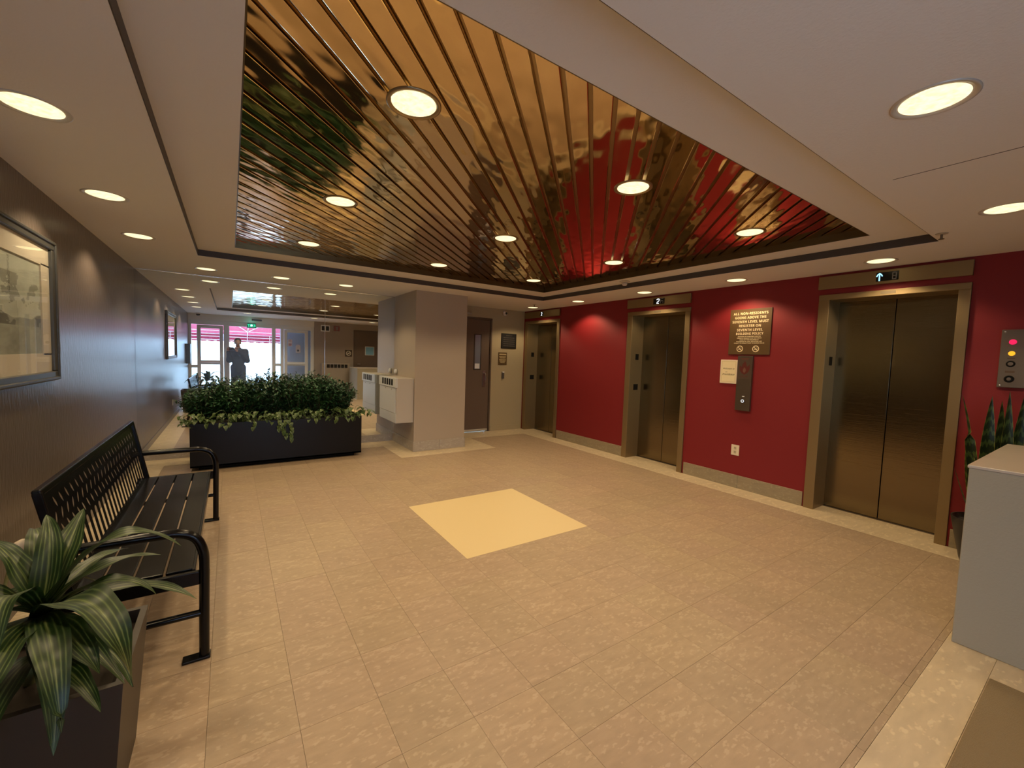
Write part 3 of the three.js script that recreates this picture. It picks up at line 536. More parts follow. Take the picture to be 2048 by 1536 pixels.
{ // planter with the striped plant in front of the bench
  const t = thing('bench_planter', 'dark square planter box at the near end of the bench, holding the striped plant', 'planter', [-0.61, 0, -1.83]);
  const taper = (g) => { const p = g.attributes.position; for (let i = 0; i < p.count; i++) { const k = 0.88 + 0.12 * Math.min(1, p.getY(i) / 0.5); p.setX(i, -0.61 + (p.getX(i) + 0.61) * k); p.setZ(i, -1.83 + (p.getZ(i) + 1.83) * k); } g.computeVertexNormals(); return g; };
  const pm = mat(lin(0.028, 0.019, 0.012), 0.45);
  part(t, 'box', [taper(box(-0.95, -0.27, 0, 0.5, -1.62, -1.6).toNonIndexed()), taper(box(-0.95, -0.27, 0, 0.5, -2.06, -2.04).toNonIndexed()), taper(box(-0.95, -0.93, 0, 0.5, -2.04, -1.62).toNonIndexed()), taper(box(-0.29, -0.27, 0, 0.5, -2.04, -1.62).toNonIndexed()), taper(box(-0.93, -0.29, 0, 0.02, -2.04, -1.62).toNonIndexed())], pm);
  part(t, 'soil', box(-0.93, -0.29, 0.38, 0.455, -2.04, -1.62), M.soil);
  const d = thing('striped_dracaena', 'leafy plant with long cream-striped green leaves, in the lower left foreground', 'plant', [-0.5, 0.45, -1.78]);
  const b = [-0.47, 0.69, -1.75];
  part(d, 'stem', [tube([[-0.52, 0.44, -1.82], [-0.5, 0.55, -1.79], [-0.47, 0.72, -1.75]], 0.014, 12, 8), tube([[-0.66, 0.44, -1.9], [-0.67, 0.58, -1.9], [-0.66, 0.66, -1.9]], 0.012, 10, 8)], mat(lin(0.12, 0.14, 0.05), 0.7));
  const L = [
    [b, [-0.435, 0.83, -1.82], [-0.42, 0.935, -1.97], 0.085, 0.5], [b, [-0.31, 0.9, -1.72], [-0.14, 0.84, -1.72], 0.075, 0.3], [b, [-0.34, 0.8, -1.76], [-0.2, 0.79, -1.8], 0.06, 0.3],
    [b, [-0.31, 0.775, -1.7], [-0.2, 0.71, -1.68], 0.055, 0.35], [b, [-0.27, 0.72, -1.76], [-0.1, 0.655, -1.7], 0.06, 0.35], [b, [-0.31, 0.79, -1.52], [-0.225, 0.575, -1.45], 0.1, 0.3],
    [b, [-0.49, 0.83, -1.6], [-0.475, 0.73, -1.48], 0.075, 0.3], [b, [-0.52, 0.83, -1.79], [-0.6, 0.91, -1.86], 0.075, 0.4], [b, [-0.5, 0.86, -1.88], [-0.56, 0.86, -2.05], 0.07, 0.4], [b, [-0.38, 0.73, -1.47], [-0.345, 0.56, -1.38], 0.075, 0.3],
    [b, [-0.46, 0.74, -1.46], [-0.475, 0.63, -1.39], 0.07, 0.3], [b, [-0.36, 0.71, -1.54], [-0.29, 0.64, -1.45], 0.075, 0.3], [b, [-0.36, 0.68, -1.6], [-0.25, 0.56, -1.5], 0.06, 0.3], [b, [-0.46, 0.86, -1.8], [-0.49, 0.95, -1.9], 0.065, 0.5],
    [b, [-0.58, 0.78, -1.62], [-0.68, 0.66, -1.52], 0.08, 0.3], [b, [-0.62, 0.8, -1.75], [-0.74, 0.72, -1.75], 0.075, 0.3], [b, [-0.56, 0.7, -1.52], [-0.62, 0.52, -1.42], 0.08, 0.3], [b, [-0.4, 0.76, -1.9], [-0.32, 0.74, -2.05], 0.06, 0.3],
    [[-0.49, 0.6, -1.77], [-0.4, 0.63, -1.55], [-0.37, 0.48, -1.42], 0.07, 0.3], [[-0.49, 0.58, -1.77], [-0.34, 0.6, -1.68], [-0.25, 0.48, -1.6], 0.065, 0.3], [[-0.49, 0.56, -1.77], [-0.5, 0.58, -1.55], [-0.52, 0.42, -1.45], 0.07, 0.3], [[-0.49, 0.56, -1.77], [-0.38, 0.56, -1.62], [-0.3, 0.5, -1.5], 0.06, 0.3],
    [[-0.66, 0.64, -1.9], [-0.62, 0.76, -1.78], [-0.6, 0.7, -1.6], 0.07, 0.3], [[-0.66, 0.64, -1.9], [-0.72, 0.78, -1.8], [-0.78, 0.7, -1.66], 0.07, 0.3], [[-0.66, 0.64, -1.9], [-0.66, 0.82, -1.92], [-0.64, 0.9, -2.02], 0.07, 0.3], [[-0.66, 0.64, -1.9], [-0.8, 0.72, -1.92], [-0.88, 0.66, -1.96], 0.07, 0.3], [[-0.66, 0.62, -1.9], [-0.52, 0.7, -1.98], [-0.4, 0.62, -2.06], 0.07, 0.3],
  ];
  L.forEach(([p, q, r, w, f], i) => part(d, 'leaf', blade(p, q, r, w, { fold: f, wave: 0.16, ph: i, n: 18 }), draMat, true));
  const bud = part(d, 'bud', [lathe([[0.0001, 0], [0.012, 0.004], [0.02, 0.022], [0.018, 0.042], [0.009, 0.056], [0.0001, 0.06]], 0, 0, 0, 16).rotateZ(-0.5).translate(-0.6, 0.79, -2.02)], mat(lin(0.7, 0.6, 0.45), 0.5));
  part(bud, 'stalk', tube([[-0.64, 0.45, -1.95], [-0.62, 0.65, -1.98], [-0.6, 0.795, -2.02]], 0.005, 10, 6), mat(lin(0.2, 0.2, 0.08), 0.7));
}
// long planter by the mirror
{
  const t = thing('long_planter', 'long black planter box in front of the mirror, full of greenery', 'planter', [0.58, 0, -6.47]);
  part(t, 'box', [box(-0.41, 1.575, 0.045, 0.58, -6.22, -6.2, 0.003), box(-0.41, 1.575, 0.045, 0.58, -6.76, -6.74, 0.003), box(-0.41, -0.39, 0.045, 0.58, -6.74, -6.22, 0.003), box(1.555, 1.575, 0.045, 0.58, -6.74, -6.22, 0.003), box(-0.41, 1.575, 0.045, 0.07, -6.76, -6.2, 0.003)], M.planter);
  part(t, 'plinth', box(-0.33, 1.49, 0, 0.05, -6.7, -6.27), M.black);
  part(t, 'soil', box(-0.39, 1.555, 0.46, 0.545, -6.74, -6.22), M.soil);
  const greens = [[0.025, 0.085, 0.03], [0.03, 0.1, 0.035], [0.02, 0.07, 0.028]].map((c) => mat(lin(...c), 0.4, 0, { side: THREE.DoubleSide }));
  const small = prep(blade([0, 0, 0], [0, 0.003, 0.02], [0, -0.002, 0.045], 0.018, { n: 3, fold: 0.3 }), true);
  const shrubs = [[-0.27, 0.3, 0.42], [0.07, 0.36, 0.52], [0.42, 0.36, 0.6], [0.76, 0.35, 0.56], [1.06, 0.35, 0.58], [1.32, 0.33, 0.54]];
  const where = ['at the left end of the long planter', 'second from the left in the long planter', 'tallest, left of the middle of the long planter', 'just right of the middle of the long planter', 'second from the right in the long planter', 'at the right end of the long planter'];
  shrubs.forEach(([x, r, h], i) => {
    const s = thing('leafy_shrub', 'bushy dark green shrub with fine leaves, ' + where[i], 'shrub', [x, 0.54, -6.5], 'shrubs in the long planter');
    const g = [], st = [];
    for (let k = 0; k < 64; k++) {
      const a = rr(0, 6.283), e = Math.pow(rnd(), 0.6), tip = V(x + Math.cos(a) * r * e * 0.95, 0.56 + h * (0.35 + 0.65 * Math.sqrt(1 - e * e * 0.85)) * rr(0.72, 1.04), -6.5 + Math.sin(a) * 0.24 * e), bs = V(x + Math.cos(a) * 0.05, 0.53, -6.5 + Math.sin(a) * 0.05);
      const midp = bs.clone().lerp(tip, 0.55).add(V(Math.cos(a) * 0.03, 0.05, Math.sin(a) * 0.03)), cv = new THREE.QuadraticBezierCurve3(bs, midp, tip);
      if (k % 2 === 0) st.push(new THREE.TubeGeometry(cv, 5, 0.0035, 4));
      for (let q = 0; q < 30; q++) {
        const p = cv.getPoint(0.2 + 0.82 * (q / 29)).add(V(rr(-0.025, 0.025), rr(-0.02, 0.02), rr(-0.025, 0.025))), m4 = new THREE.Matrix4().compose(p, new THREE.Quaternion().setFromEuler(new THREE.Euler(rr(-0.9, 0.5), rr(0, 6.283), rr(-0.4, 0.4), 'YXZ')), V(1, 1, 1).multiplyScalar(rr(0.9, 1.5)));
        g.push(small.clone().applyMatrix4(m4));
      }
    }
    const f = part(s, 'foliage', g, greens[i % 3], true); f.userData.kind = 'stuff';
    part(s, 'stems', st, mat(lin(0.06, 0.045, 0.025), 0.8));
  });
  const patchy = tex(128, (u, v) => { const k = Math.pow(fbm(u, v, 8, 3, 101), 2) * 1.6; return [0.2 + 0.5 * k, 0.33 + 0.4 * k, 0.17 + 0.32 * k]; }, true, 1);
  const potMat = mat(lin(0.55, 0.6, 0.52), 0.38, 0, { map: patchy, side: THREE.DoubleSide });
  const heart = (s) => Math.pow(Math.sin(Math.PI * Math.pow(Math.min(1, s * 0.9 + 0.1), 0.6)), 0.75);
  const hl = prep(blade([0, 0, 0], [0, 0.006, 0.032], [0, -0.012, 0.07], 0.052, { n: 5, fold: 0.25, shape: heart }), true);
  const potWhere = ['at the left corner of the long planter', 'second from the left along the planter rim', 'left of the hanging strand on the planter rim', 'with a strand hanging down the planter front', 'right of the hanging strand on the planter rim', 'second from the right along the planter rim', 'trailing over the right corner of the planter'];
  for (let i = 0; i < 7; i++) {
    const x = -0.3 + i * 0.295, s = thing('pothos', 'trailing pothos with pale patched leaves, ' + potWhere[i], 'plant', [x, 0.55, -6.28], 'trailing plants along the planter rim');
    const vines = [], leaf = (p, yaw, pitch, k) => { const o = mesh(hl, potMat, 'leaf', s); o.position.copy(p).sub(s.position); o.rotation.set(pitch, yaw, rr(-0.4, 0.4), 'YXZ'); o.scale.setScalar(k); };
    for (let k = 0; k < 34; k++) {
      const p = V(x + rr(-0.19, 0.19), 0.55 + rr(0.01, 0.15), -6.28 + rr(-0.05, 0.08)); if (i === 0) p.x -= 0.05; if (i === 6) p.x += rr(0, 0.1);
      leaf(p, rr(-1.2, 1.2), rr(0.1, 0.9), rr(0.75, 1.25));
      if (k % 6 === 0) vines.push(tube([[x, 0.545, -6.3], [(x + p.x) / 2, p.y + 0.03, (p.z - 6.3) / 2], [p.x, p.y, p.z]], 0.0025, 8, 5));
    }
    const strands = i === 3 ? [[0.0, 0.36], [0.06, 0.3], [-0.05, 0.42]] : [[rr(-0.1, 0.1), rr(0.48, 0.56)]];
    for (const [dx, yb] of strands) {
      const X = x + dx; vines.push(tube([[X, 0.6, -6.24], [X + 0.01, 0.6, -6.18], [X + 0.01, 0.52, -6.17], [X + 0.02, yb, -6.175]], 0.0025, 14, 5));
      for (let y = 0.58; y > yb; y -= 0.035) leaf(V(X + rr(-0.03, 0.03), y, -6.17), rr(-0.7, 0.7), rr(0.9, 1.4), rr(0.8, 1.1));
    }
    if (i === 6) for (let k = 0; k < 12; k++) leaf(V(1.58 + k * 0.014, 0.66 - k * 0.004 + rr(-0.03, 0.03), -6.3 + rr(-0.04, 0.06)), rr(-1.5, 1.5), rr(0.2, 1), rr(0.7, 1));
    part(s, 'vines', vines, mat(lin(0.1, 0.16, 0.05), 0.7));
  }
}
// counter and the plant behind it
{
  const t = thing('counter', 'grey boxy counter with a glossy top, cut off by the right edge', 'counter', [3.98, 0, 0.07]);
  part(t, 'body', box(3.333, 4.62, 0, 0.988, -0.46, 0.62, 0.004), M.counter);
  part(t, 'top', box(3.328, 4.625, 0.985, 1.002, -0.466, 0.625, 0.004), M.counterTop);
}
{
  const px = 4.86, pz = -0.55, t = thing('snake_plant_pot', 'dark tapered pot behind the grey counter, by the nearest elevator', 'pot', [px, 0, pz]);
  part(t, 'pot', lathe([[0.0001, 0], [0.12, 0], [0.13, 0.03], [0.185, 0.3], [0.195, 0.36], [0.18, 0.36], [0.17, 0.32], [0.0001, 0.32]], px, 0, pz, 36), mat(lin(0.02, 0.017, 0.016), 0.4));
  part(t, 'soil', lathe([[0.0001, 0.325], [0.172, 0.325], [0.172, 0.31], [0.0001, 0.31]], px, 0, pz, 24), M.soil);
  const band = tex(256, (u, v) => { const s = Math.sin(v * 70 + 6 * fbm(u, v, 6, 3, 111)), k = s > 0.35 ? 1 : 0, e = Math.abs(u - 0.5) > 0.46 ? 1 : 0; return [0.09 + 0.16 * k + 0.3 * e, 0.16 + 0.17 * k + 0.24 * e, 0.07 + 0.1 * k + 0.08 * e]; }, true, 1);
  const sm = mat(lin(1, 1, 1), 0.45, 0, { map: band, side: THREE.DoubleSide });
  const d = thing('snake_plant', 'upright snake plant with banded dark green blades, behind the counter', 'plant', [px, 0.32, pz]);
  const shp = (s) => (0.55 + 0.45 * Math.sin(Math.PI * Math.min(1, s * 0.9 + 0.1))) * Math.pow(1 - Math.pow(s, 5), 0.9);
  const bl = [[[4.8, 0.3, -0.62], [4.8, 0.85, -0.66], [4.76, 1.34, -0.735], 0.07], [[4.85, 0.3, -0.58], [4.86, 0.85, -0.59], [4.87, 1.33, -0.59], 0.09], [[4.9, 0.3, -0.52], [4.92, 0.8, -0.53], [4.93, 1.3, -0.545], 0.085], [[4.86, 0.3, -0.5], [4.84, 0.8, -0.49], [4.82, 1.38, -0.5], 0.085], [[4.92, 0.3, -0.5], [4.95, 0.85, -0.46], [4.96, 1.36, -0.44], 0.08], [[4.83, 0.3, -0.6], [4.8, 0.7, -0.65], [4.8, 1.02, -0.69], 0.075], [[4.78, 0.3, -0.6], [4.76, 0.55, -0.68], [4.75, 0.75, -0.735], 0.06], [[4.88, 0.3, -0.62], [4.94, 0.7, -0.66], [4.98, 1.0, -0.7], 0.075], [[4.9, 0.3, -0.48], [4.92, 0.7, -0.4], [4.94, 1.1, -0.34], 0.08]];
  bl.forEach(([a, b, c, w]) => part(d, 'leaf', blade(a, b, c, w, { shape: shp, fold: 0.25, side: [0.5, 0, 0.86], n: 16 }), sm, true));
}
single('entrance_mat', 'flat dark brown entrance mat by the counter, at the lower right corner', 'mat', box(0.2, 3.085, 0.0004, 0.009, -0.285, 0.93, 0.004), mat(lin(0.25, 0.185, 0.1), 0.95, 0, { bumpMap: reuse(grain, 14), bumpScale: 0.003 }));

// ---------- entrance behind the camera, seen in the mirror ----------
const frameMat = mat(lin(0.72, 0.75, 0.78), 0.4, 0.2);
{
  const zf = ZF + 0.03, zb = ZF + 0.1, fr = (x0, x1, y0, y1) => box(x0, x1, y0, y1, zf, zb, 0.004);
  const d = struct('door_2', [fr(-1.0, -0.93, 0, 2.29), fr(2.2, 2.3, 0, 2.29), fr(-0.93, 2.2, 2.16, 2.29), fr(-0.16, -0.02, 0, 2.16), fr(1.09, 1.19, 0, 2.16), fr(1.33, 1.42, 0, 2.16)], frameMat);
  const leaf = (n, x0, x1, w, z) => {
    const g = (a, b, c, e) => box(a, b, c, e, z, z + 0.045, 0.004);
    struct(n, [g(x0, x0 + w, 0.01, 2.15), g(x1 - w, x1, 0.01, 2.15), g(x0 + w, x1 - w, 2.06, 2.15), g(x0 + w, x1 - w, 1.0, 1.12), g(x0 + w, x1 - w, 0.01, 0.2)], frameMat, d);
    struct('door_glass', [box(x0 + w, x1 - w, 1.12, 2.06, z + 0.02, z + 0.026)], M.glass, d);
    struct('door_glass', [box(x0 + w, x1 - w, 0.2, 1.0, z + 0.02, z + 0.026)], M.glass, d);
    struct('push_bar', [rod([x0 + w, 1.06, z - 0.05], [x1 - w, 1.06, z - 0.05], 0.014, 10), rod([x0 + w + 0.03, 1.06, z - 0.05], [x0 + w + 0.03, 1.06, z + 0.01], 0.01, 8), rod([x1 - w - 0.03, 1.06, z - 0.05], [x1 - w - 0.03, 1.06, z + 0.01], 0.01, 8)], M.alu, d);
  };
  leaf('door_leaf', -0.8, -0.17, 0.09, ZF + 0.04);
  leaf('door_leaf', 1.43, 2.12, 0.09, ZF + 0.04);
  struct('side_glass', [box(-0.93, -0.8, 0.1, 2.15, ZF + 0.06, ZF + 0.066), box(1.19, 1.33, 0.1, 2.16, ZF + 0.06, ZF + 0.066), box(2.12, 2.2, 0.1, 2.15, ZF + 0.06, ZF + 0.066)], M.glass, d);
  struct('mid_rail', [box(1.19, 1.33, 0.98, 1.06, ZF + 0.04, ZF + 0.09, 0.003), box(-0.93, -0.8, 0.9, 0.98, ZF + 0.04, ZF + 0.09, 0.003), box(1.19, 1.33, 0, 0.1, ZF + 0.04, ZF + 0.09, 0.003), box(-0.93, -0.8, 0, 0.1, ZF + 0.04, ZF + 0.09, 0.003)], frameMat, d);
  const paper = thing('door_notice', 'white paper notice taped to the right glass door, seen in the mirror', 'notice', [1.62, 1.7, ZF + 0.05]);
  part(paper, 'sheet', box(1.54, 1.66, 1.62, 1.84, ZF + 0.05, ZF + 0.0515), mat(lin(0.75, 0.7, 0.75), 0.8));
  part(paper, 'printed_block', [box(1.56, 1.64, 1.64, 1.71, ZF + 0.0494, ZF + 0.0502), box(1.56, 1.64, 1.78, 1.8, ZF + 0.0494, ZF + 0.0502)], mat(lin(0.4, 0.2, 0.25), 0.8));
  const paper2 = thing('door_poster', 'pale round-topped poster on the right glass door, seen in the mirror', 'notice', [1.86, 1.55, ZF + 0.05]);
  part(paper2, 'sheet', [box(1.76, 1.9, 1.42, 1.62, ZF + 0.05, ZF + 0.0515), new THREE.CylinderGeometry(0.07, 0.07, 0.0015, 24, 1, false).rotateX(Math.PI / 2).translate(1.83, 1.62, ZF + 0.0508)], mat(lin(0.6, 0.6, 0.7), 0.8));
  part(paper2, 'dark_dot', new THREE.CylinderGeometry(0.035, 0.035, 0.001, 20).rotateX(Math.PI / 2).translate(1.83, 1.49, ZF + 0.0494), M.black);
}
{
  const t = thing('exit_sign', 'lit green exit sign over the open entrance, seen in the mirror', 'exit sign', [0.545, 2.21, ZF - 0.02]);
  part(t, 'housing', box(0.42, 0.67, 2.13, 2.285, ZF - 0.02, ZF + 0.02, 0.004), M.white);
  const gt = canvasTex(256, 144, (c, w, h) => { c.fillStyle = '#0d4a38'; c.fillRect(0, 0, w, h); c.fillStyle = '#3fffc4'; c.font = 'bold 108px sans-serif'; c.textAlign = 'center'; c.fillText('EXIT', w / 2, 112, w * 0.9); });
  const g = new THREE.PlaneGeometry(0.24, 0.145).rotateY(Math.PI).translate(0.545, 2.208, ZF - 0.0206);
  part(t, 'lit_sign', g, mat(lin(0.02, 0.1, 0.08), 0.5, 0, { map: gt, emissive: lin(0.5, 1, 0.85), emissiveIntensity: 1.2, emissiveMap: gt }), true);
  const l = new THREE.PointLight(lin(0.2, 1, 0.75), 0.05); l.position.set(0, 0, -0.06); l.castShadow = true; t.add(l);
}
single('door_sensor', 'dark motion sensor bar above the entrance, seen in the mirror', 'sensor', box(0.55, 0.82, 2.352, 2.405, ZF - 0.05, ZF, 0.012), mat(lin(0.06, 0.06, 0.07), 0.4));
{
  const t = thing('dome_camera', 'dark dome camera on the ceiling by the entrance, seen in the mirror', 'camera', [-0.75, H, 0.75]);
  part(t, 'mount', lathe([[0.0001, -0.03], [0.06, -0.03], [0.065, 0], [0.0001, 0]], -0.75, H, 0.75, 24), M.white);
  part(t, 'dome', new THREE.SphereGeometry(0.05, 20, 12).translate(-0.75, H - 0.035, 0.75), M.blackGloss);
}
{
  const t = thing('intercom_box', 'dark tall intercom box on the left wall by the entrance, seen in the mirror', 'intercom', [XL, 1.3, 0.3]);
  part(t, 'case', box(XL, XL + 0.1, 1.04, 1.58, 0.1, 0.5, 0.008), mat(lin(0.03, 0.035, 0.045), 0.4));
  part(t, 'keypad', box(XL + 0.1, XL + 0.106, 1.2, 1.35, 0.22, 0.38, 0.002), M.steelPlate);
}
{
  const t = thing('left_wall_outlet', 'small white outlet low on the left wall beyond the bench, seen in the mirror', 'outlet', [XL, 0.335, -3.1]);
  part(t, 'cover_plate', box(XL, XL + 0.007, 0.275, 0.395, -3.14, -3.06, 0.003), M.white);
}
{
  const d = struct('door_3', box(3.59, 4.38, 0.012, 2.235, ZF + 0.02, ZF + 0.06, 0.002), M.doorBrown);
  struct('door_frame', [box(3.55, 3.59, 0, 2.27, ZF - 0.012, ZF + 0.1, 0.003), box(4.38, 4.42, 0, 2.27, ZF - 0.012, ZF + 0.1, 0.003), box(3.55, 4.42, 2.235, 2.27, ZF - 0.012, ZF + 0.1, 0.003)], mat(lin(0.1, 0.07, 0.05), 0.5), d);
  struct('door_handle', [rod([3.68, 1.09, ZF + 0.02], [3.68, 1.09, ZF - 0.04], 0.012, 10), rod([3.68, 1.09, ZF - 0.04], [3.78, 1.09, ZF - 0.04], 0.01, 10)], M.chrome, d);
  const t = thing('blue_notice', 'pale blue notice sheet on the brown door, seen in the mirror', 'notice', [4.1, 1.56, ZF + 0.02]);
  part(t, 'frame', box(3.945, 4.265, 1.405, 1.715, ZF + 0.008, ZF + 0.02, 0.002), M.white);
  part(t, 'sheet', box(3.965, 4.245, 1.425, 1.695, ZF + 0.0065, ZF + 0.009), mat(lin(0.2, 0.5, 0.75), 0.6));
}
{
  const t = thing('emergency_light', 'white twin emergency light high on the taupe wall, seen in the mirror', 'emergency light', [2.63, 2.26, ZF]);
  part(t, 'housing', box(2.495, 2.77, 2.157, 2.366, ZF - 0.06, ZF, 0.006), M.white);
  for (const x of [2.52, 2.645]) part(t, 'lens', box(x, x + 0.1, 2.185, 2.335, ZF - 0.064, ZF - 0.058, 0.002), M.black);
  const s = thing('fire_strobe', 'dark red fire alarm strobe beside the emergency light, seen in the mirror', 'fire alarm', [2.99, 2.28, ZF]);
  part(s, 'housing', box(2.9, 3.085, 2.195, 2.36, ZF - 0.05, ZF, 0.006), mat(lin(0.22, 0.04, 0.05), 0.4));
  part(s, 'flash_lens', box(2.955, 3.03, 2.22, 2.335, ZF - 0.056, ZF - 0.048, 0.003), mat(lin(0.25, 0.2, 0.2), 0.2));
  const n = thing('no_smoking_sign', 'square dark no-smoking sign on the taupe wall, seen in the mirror', 'sign', [3.385, 1.455, ZF]);
  part(n, 'board', box(3.27, 3.5, 1.34, 1.57, ZF - 0.01, ZF, 0.002), M.signBrown);
  const [g, m] = faceZ(ZF - 0.0105, 3.273, 3.497, 1.343, 1.567, canvasTex(200, 200, (c, w, h) => { c.fillStyle = '#3a2d20'; c.fillRect(0, 0, w, h); noSmoke(c, 100, 100, 72, '#e6dcc4', '#3a2d20'); }), true);
  part(n, 'symbol', g, m, true);
  const u = thing('wall_heater', 'taupe wall heater with a dark slotted grille by the brown door, seen in the mirror', 'heater', [2.95, 0.72, ZF]);
  part(u, 'cabinet', box(2.5, 3.39, 0.45, 1.1, ZF - 0.24, ZF, 0.006), mat(lin(0.3, 0.25, 0.2), 0.5));
  for (let i = 0; i < 6; i++) part(u, 'grille_slot', box(2.65 + i * 0.112, 2.745 + i * 0.112, 0.955, 1.07, ZF - 0.243, ZF - 0.235, 0.001), M.black);
}
struct('wall_vestibule', box(1.5, 3.2, -0.02, 2.6, ZF + 0.35, ZF + 2.2), mat(lin(0.3, 0.33, 0.37), 0.7));
// outside: pavement, canopy, small tree
struct('driveway', box(-40, 40, -0.3, -0.02, ZF + 0.15, 70), M.concrete);
{
  const y0 = 2.02, zf = 5.0, x0 = -1.7, x1 = 2.8, t = thing('entrance_canopy', 'red fabric canopy on white tubes outside the entrance, seen in the mirror', 'canopy', [0.55, 0, 3.1]);
  const fab = mat(lin(0.5, 0.04, 0.1), 0.9, 0, { transmission: 0.3, thickness: 0, side: THREE.DoubleSide });
  const quad = (pts) => { const g = new THREE.BufferGeometry(); g.setAttribute('position', new THREE.Float32BufferAttribute([...pts[0], ...pts[1], ...pts[2], ...(pts[3] ? [...pts[0], ...pts[2], ...pts[3]] : [])], 3)); g.computeVertexNormals(); return g; };
  part(t, 'roof_front', quad([[x0, y0, zf], [x1, y0, zf], [1.4, 2.95, ZF + 0.2], [-0.3, 2.95, ZF + 0.2]]), fab);
  part(t, 'roof_side', quad([[x0, y0, zf], [-0.3, 2.95, ZF + 0.2], [x0, 2.3, ZF + 0.2]]), fab);
  part(t, 'roof_side', quad([[x1, y0, zf], [x1, 2.3, ZF + 0.2], [1.4, 2.95, ZF + 0.2]]), fab);
  const v = new THREE.Shape(); v.moveTo(x0, y0); v.lineTo(x1, y0); v.lineTo(x1, 1.76); for (let i = 0; i < 18; i++) { const a = x1 - (i + 1) * 0.25; v.quadraticCurveTo(a + 0.125, 1.7, a, 1.76); } v.lineTo(x0, y0);
  part(t, 'valance', new THREE.ExtrudeGeometry(v, { depth: 0.004, bevelEnabled: false }).translate(0, 0, zf), fab);
  const tubes = [];
  const wm = mat(lin(0.85, 0.87, 0.9), 0.4);
  for (const y of [2.02, 1.92, 1.8]) tubes.push(rod([x0, y, zf - 0.03], [x1, y, zf - 0.03], 0.014, 8));
  for (let x = x0; x <= x1 + 0.01; x += 0.75) tubes.push(rod([x, 1.8, zf - 0.03], [x, 2.02, zf - 0.03], 0.012, 8));
  for (const [zz, yy] of [[4.4, 2.15], [3.6, 2.33]]) tubes.push(rod([x0 + (5 - zz) * 0.35, yy - 0.03, zz], [x1 - (5 - zz) * 0.35, yy - 0.03, zz], 0.014, 8));
  for (const [a, b] of [[[x0, y0 - 0.02, zf], [-0.3, 2.93, ZF + 0.2]], [[x1, y0 - 0.02, zf], [1.4, 2.93, ZF + 0.2]], [[0.55, 2.12, 4.45], [-0.3, 2.6, 2.6]], [[0.55, 2.12, 4.45], [1.4, 2.6, 2.6]], [[0.55, 2.02, zf - 0.03], [0.55, 2.9, ZF + 0.3]]]) tubes.push(rod(a, b, 0.014, 8));
  part(t, 'tube_frame', tubes, wm);
  for (const x of [x0, x1]) part(t, 'post', rod([x, -0.02, zf], [x, y0, zf], 0.03, 12), wm);
}
{
  const t = thing('small_tree', 'small round leafy tree outside the left glass door, seen in the mirror', 'tree', [-2.2, -0.02, 7.5]);
  part(t, 'trunk', tube([[-2.2, -0.02, 7.5], [-2.18, 0.8, 7.5], [-2.22, 1.7, 7.5]], 0.06, 12, 8), mat(lin(0.1, 0.07, 0.05), 0.9));
  const g = [], one = prep(blade([0, 0, 0], [0, 0.01, 0.06], [0, 0, 0.12], 0.06, { n: 2 }), true);
  for (let i = 0; i < 900; i++) { const d = V(rr(-1, 1), rr(-1, 1), rr(-1, 1)).normalize().multiplyScalar(Math.pow(rnd(), 0.4) * 0.62); g.push(one.clone().applyMatrix4(new THREE.Matrix4().compose(V(-2.2 + d.x, 1.85 + d.y, 7.5 + d.z), new THREE.Quaternion().setFromEuler(new THREE.Euler(rr(-1, 1), rr(0, 6.3), 0)), V(1.4, 1.4, 1.4)))); }
  const f = part(t, 'foliage', g, mat(lin(0.04, 0.1, 0.04), 0.6, 0, { side: THREE.DoubleSide }), true); f.userData.kind = 'stuff';
}

// ---------- the person with the phone, seen in the mirror ----------
function fieldMesh(bones, lo, hi, res, k, extra) { // smooth union of tapered capsules, meshed on a grid
  const mc = new MarchingCubes(res, new THREE.MeshStandardMaterial(), false, false, 200000), n = mc.size, f = mc.field;
  const c = [0, 1, 2].map((i) => (lo[i] + hi[i]) / 2), h = [0, 1, 2].map((i) => (hi[i] - lo[i]) / 2);
  const B = bones.map(([a, ra, b, rb, sq]) => { const d = [b[0] - a[0], b[1] - a[1], b[2] - a[2]]; return { a, ra, rb, d, L: d[0] * d[0] + d[1] * d[1] + d[2] * d[2] + 1e-9, sx: sq ?? 1 }; });
  for (let z = 0; z < n; z++) for (let y = 0; y < n; y++) for (let x = 0; x < n; x++) {
    const X = c[0] + h[0] * (x - n / 2) / (n / 2), Y = c[1] + h[1] * (y - n / 2) / (n / 2), Z = c[2] + h[2] * (z - n / 2) / (n / 2);
    let s = 0;
    for (const b of B) {
      const px = X - b.a[0], py = Y - b.a[1], pz = (Z - b.a[2]); let t = (px * b.d[0] + py * b.d[1] + pz * b.d[2]) / b.L; t = t < 0 ? 0 : t > 1 ? 1 : t;
      const qx = px - b.d[0] * t, qy = py - b.d[1] * t, qz = (pz - b.d[2] * t) / b.sx, e = Math.sqrt(qx * qx + qy * qy + qz * qz) - (b.ra + (b.rb - b.ra) * t);
      s += Math.exp(-e / k);
    }
    let D = -k * Math.log(s + 1e-30); if (extra) D = extra(X, Y, Z, D);
    f[x + y * n + z * n * n] = -D;
  }
  mc.isolation = 0; mc.update();
  const cnt = mc.count, p = new Float32Array(cnt * 3);
  for (let i = 0; i < cnt; i++) for (let q = 0; q < 3; q++) p[i * 3 + q] = c[q] + h[q] * mc.positionArray[i * 3 + q];
  let g = new THREE.BufferGeometry(); g.setAttribute('position', new THREE.BufferAttribute(p, 3));
  g = mergeVertices(g, 1e-5); g.computeVertexNormals();
  return g;
}
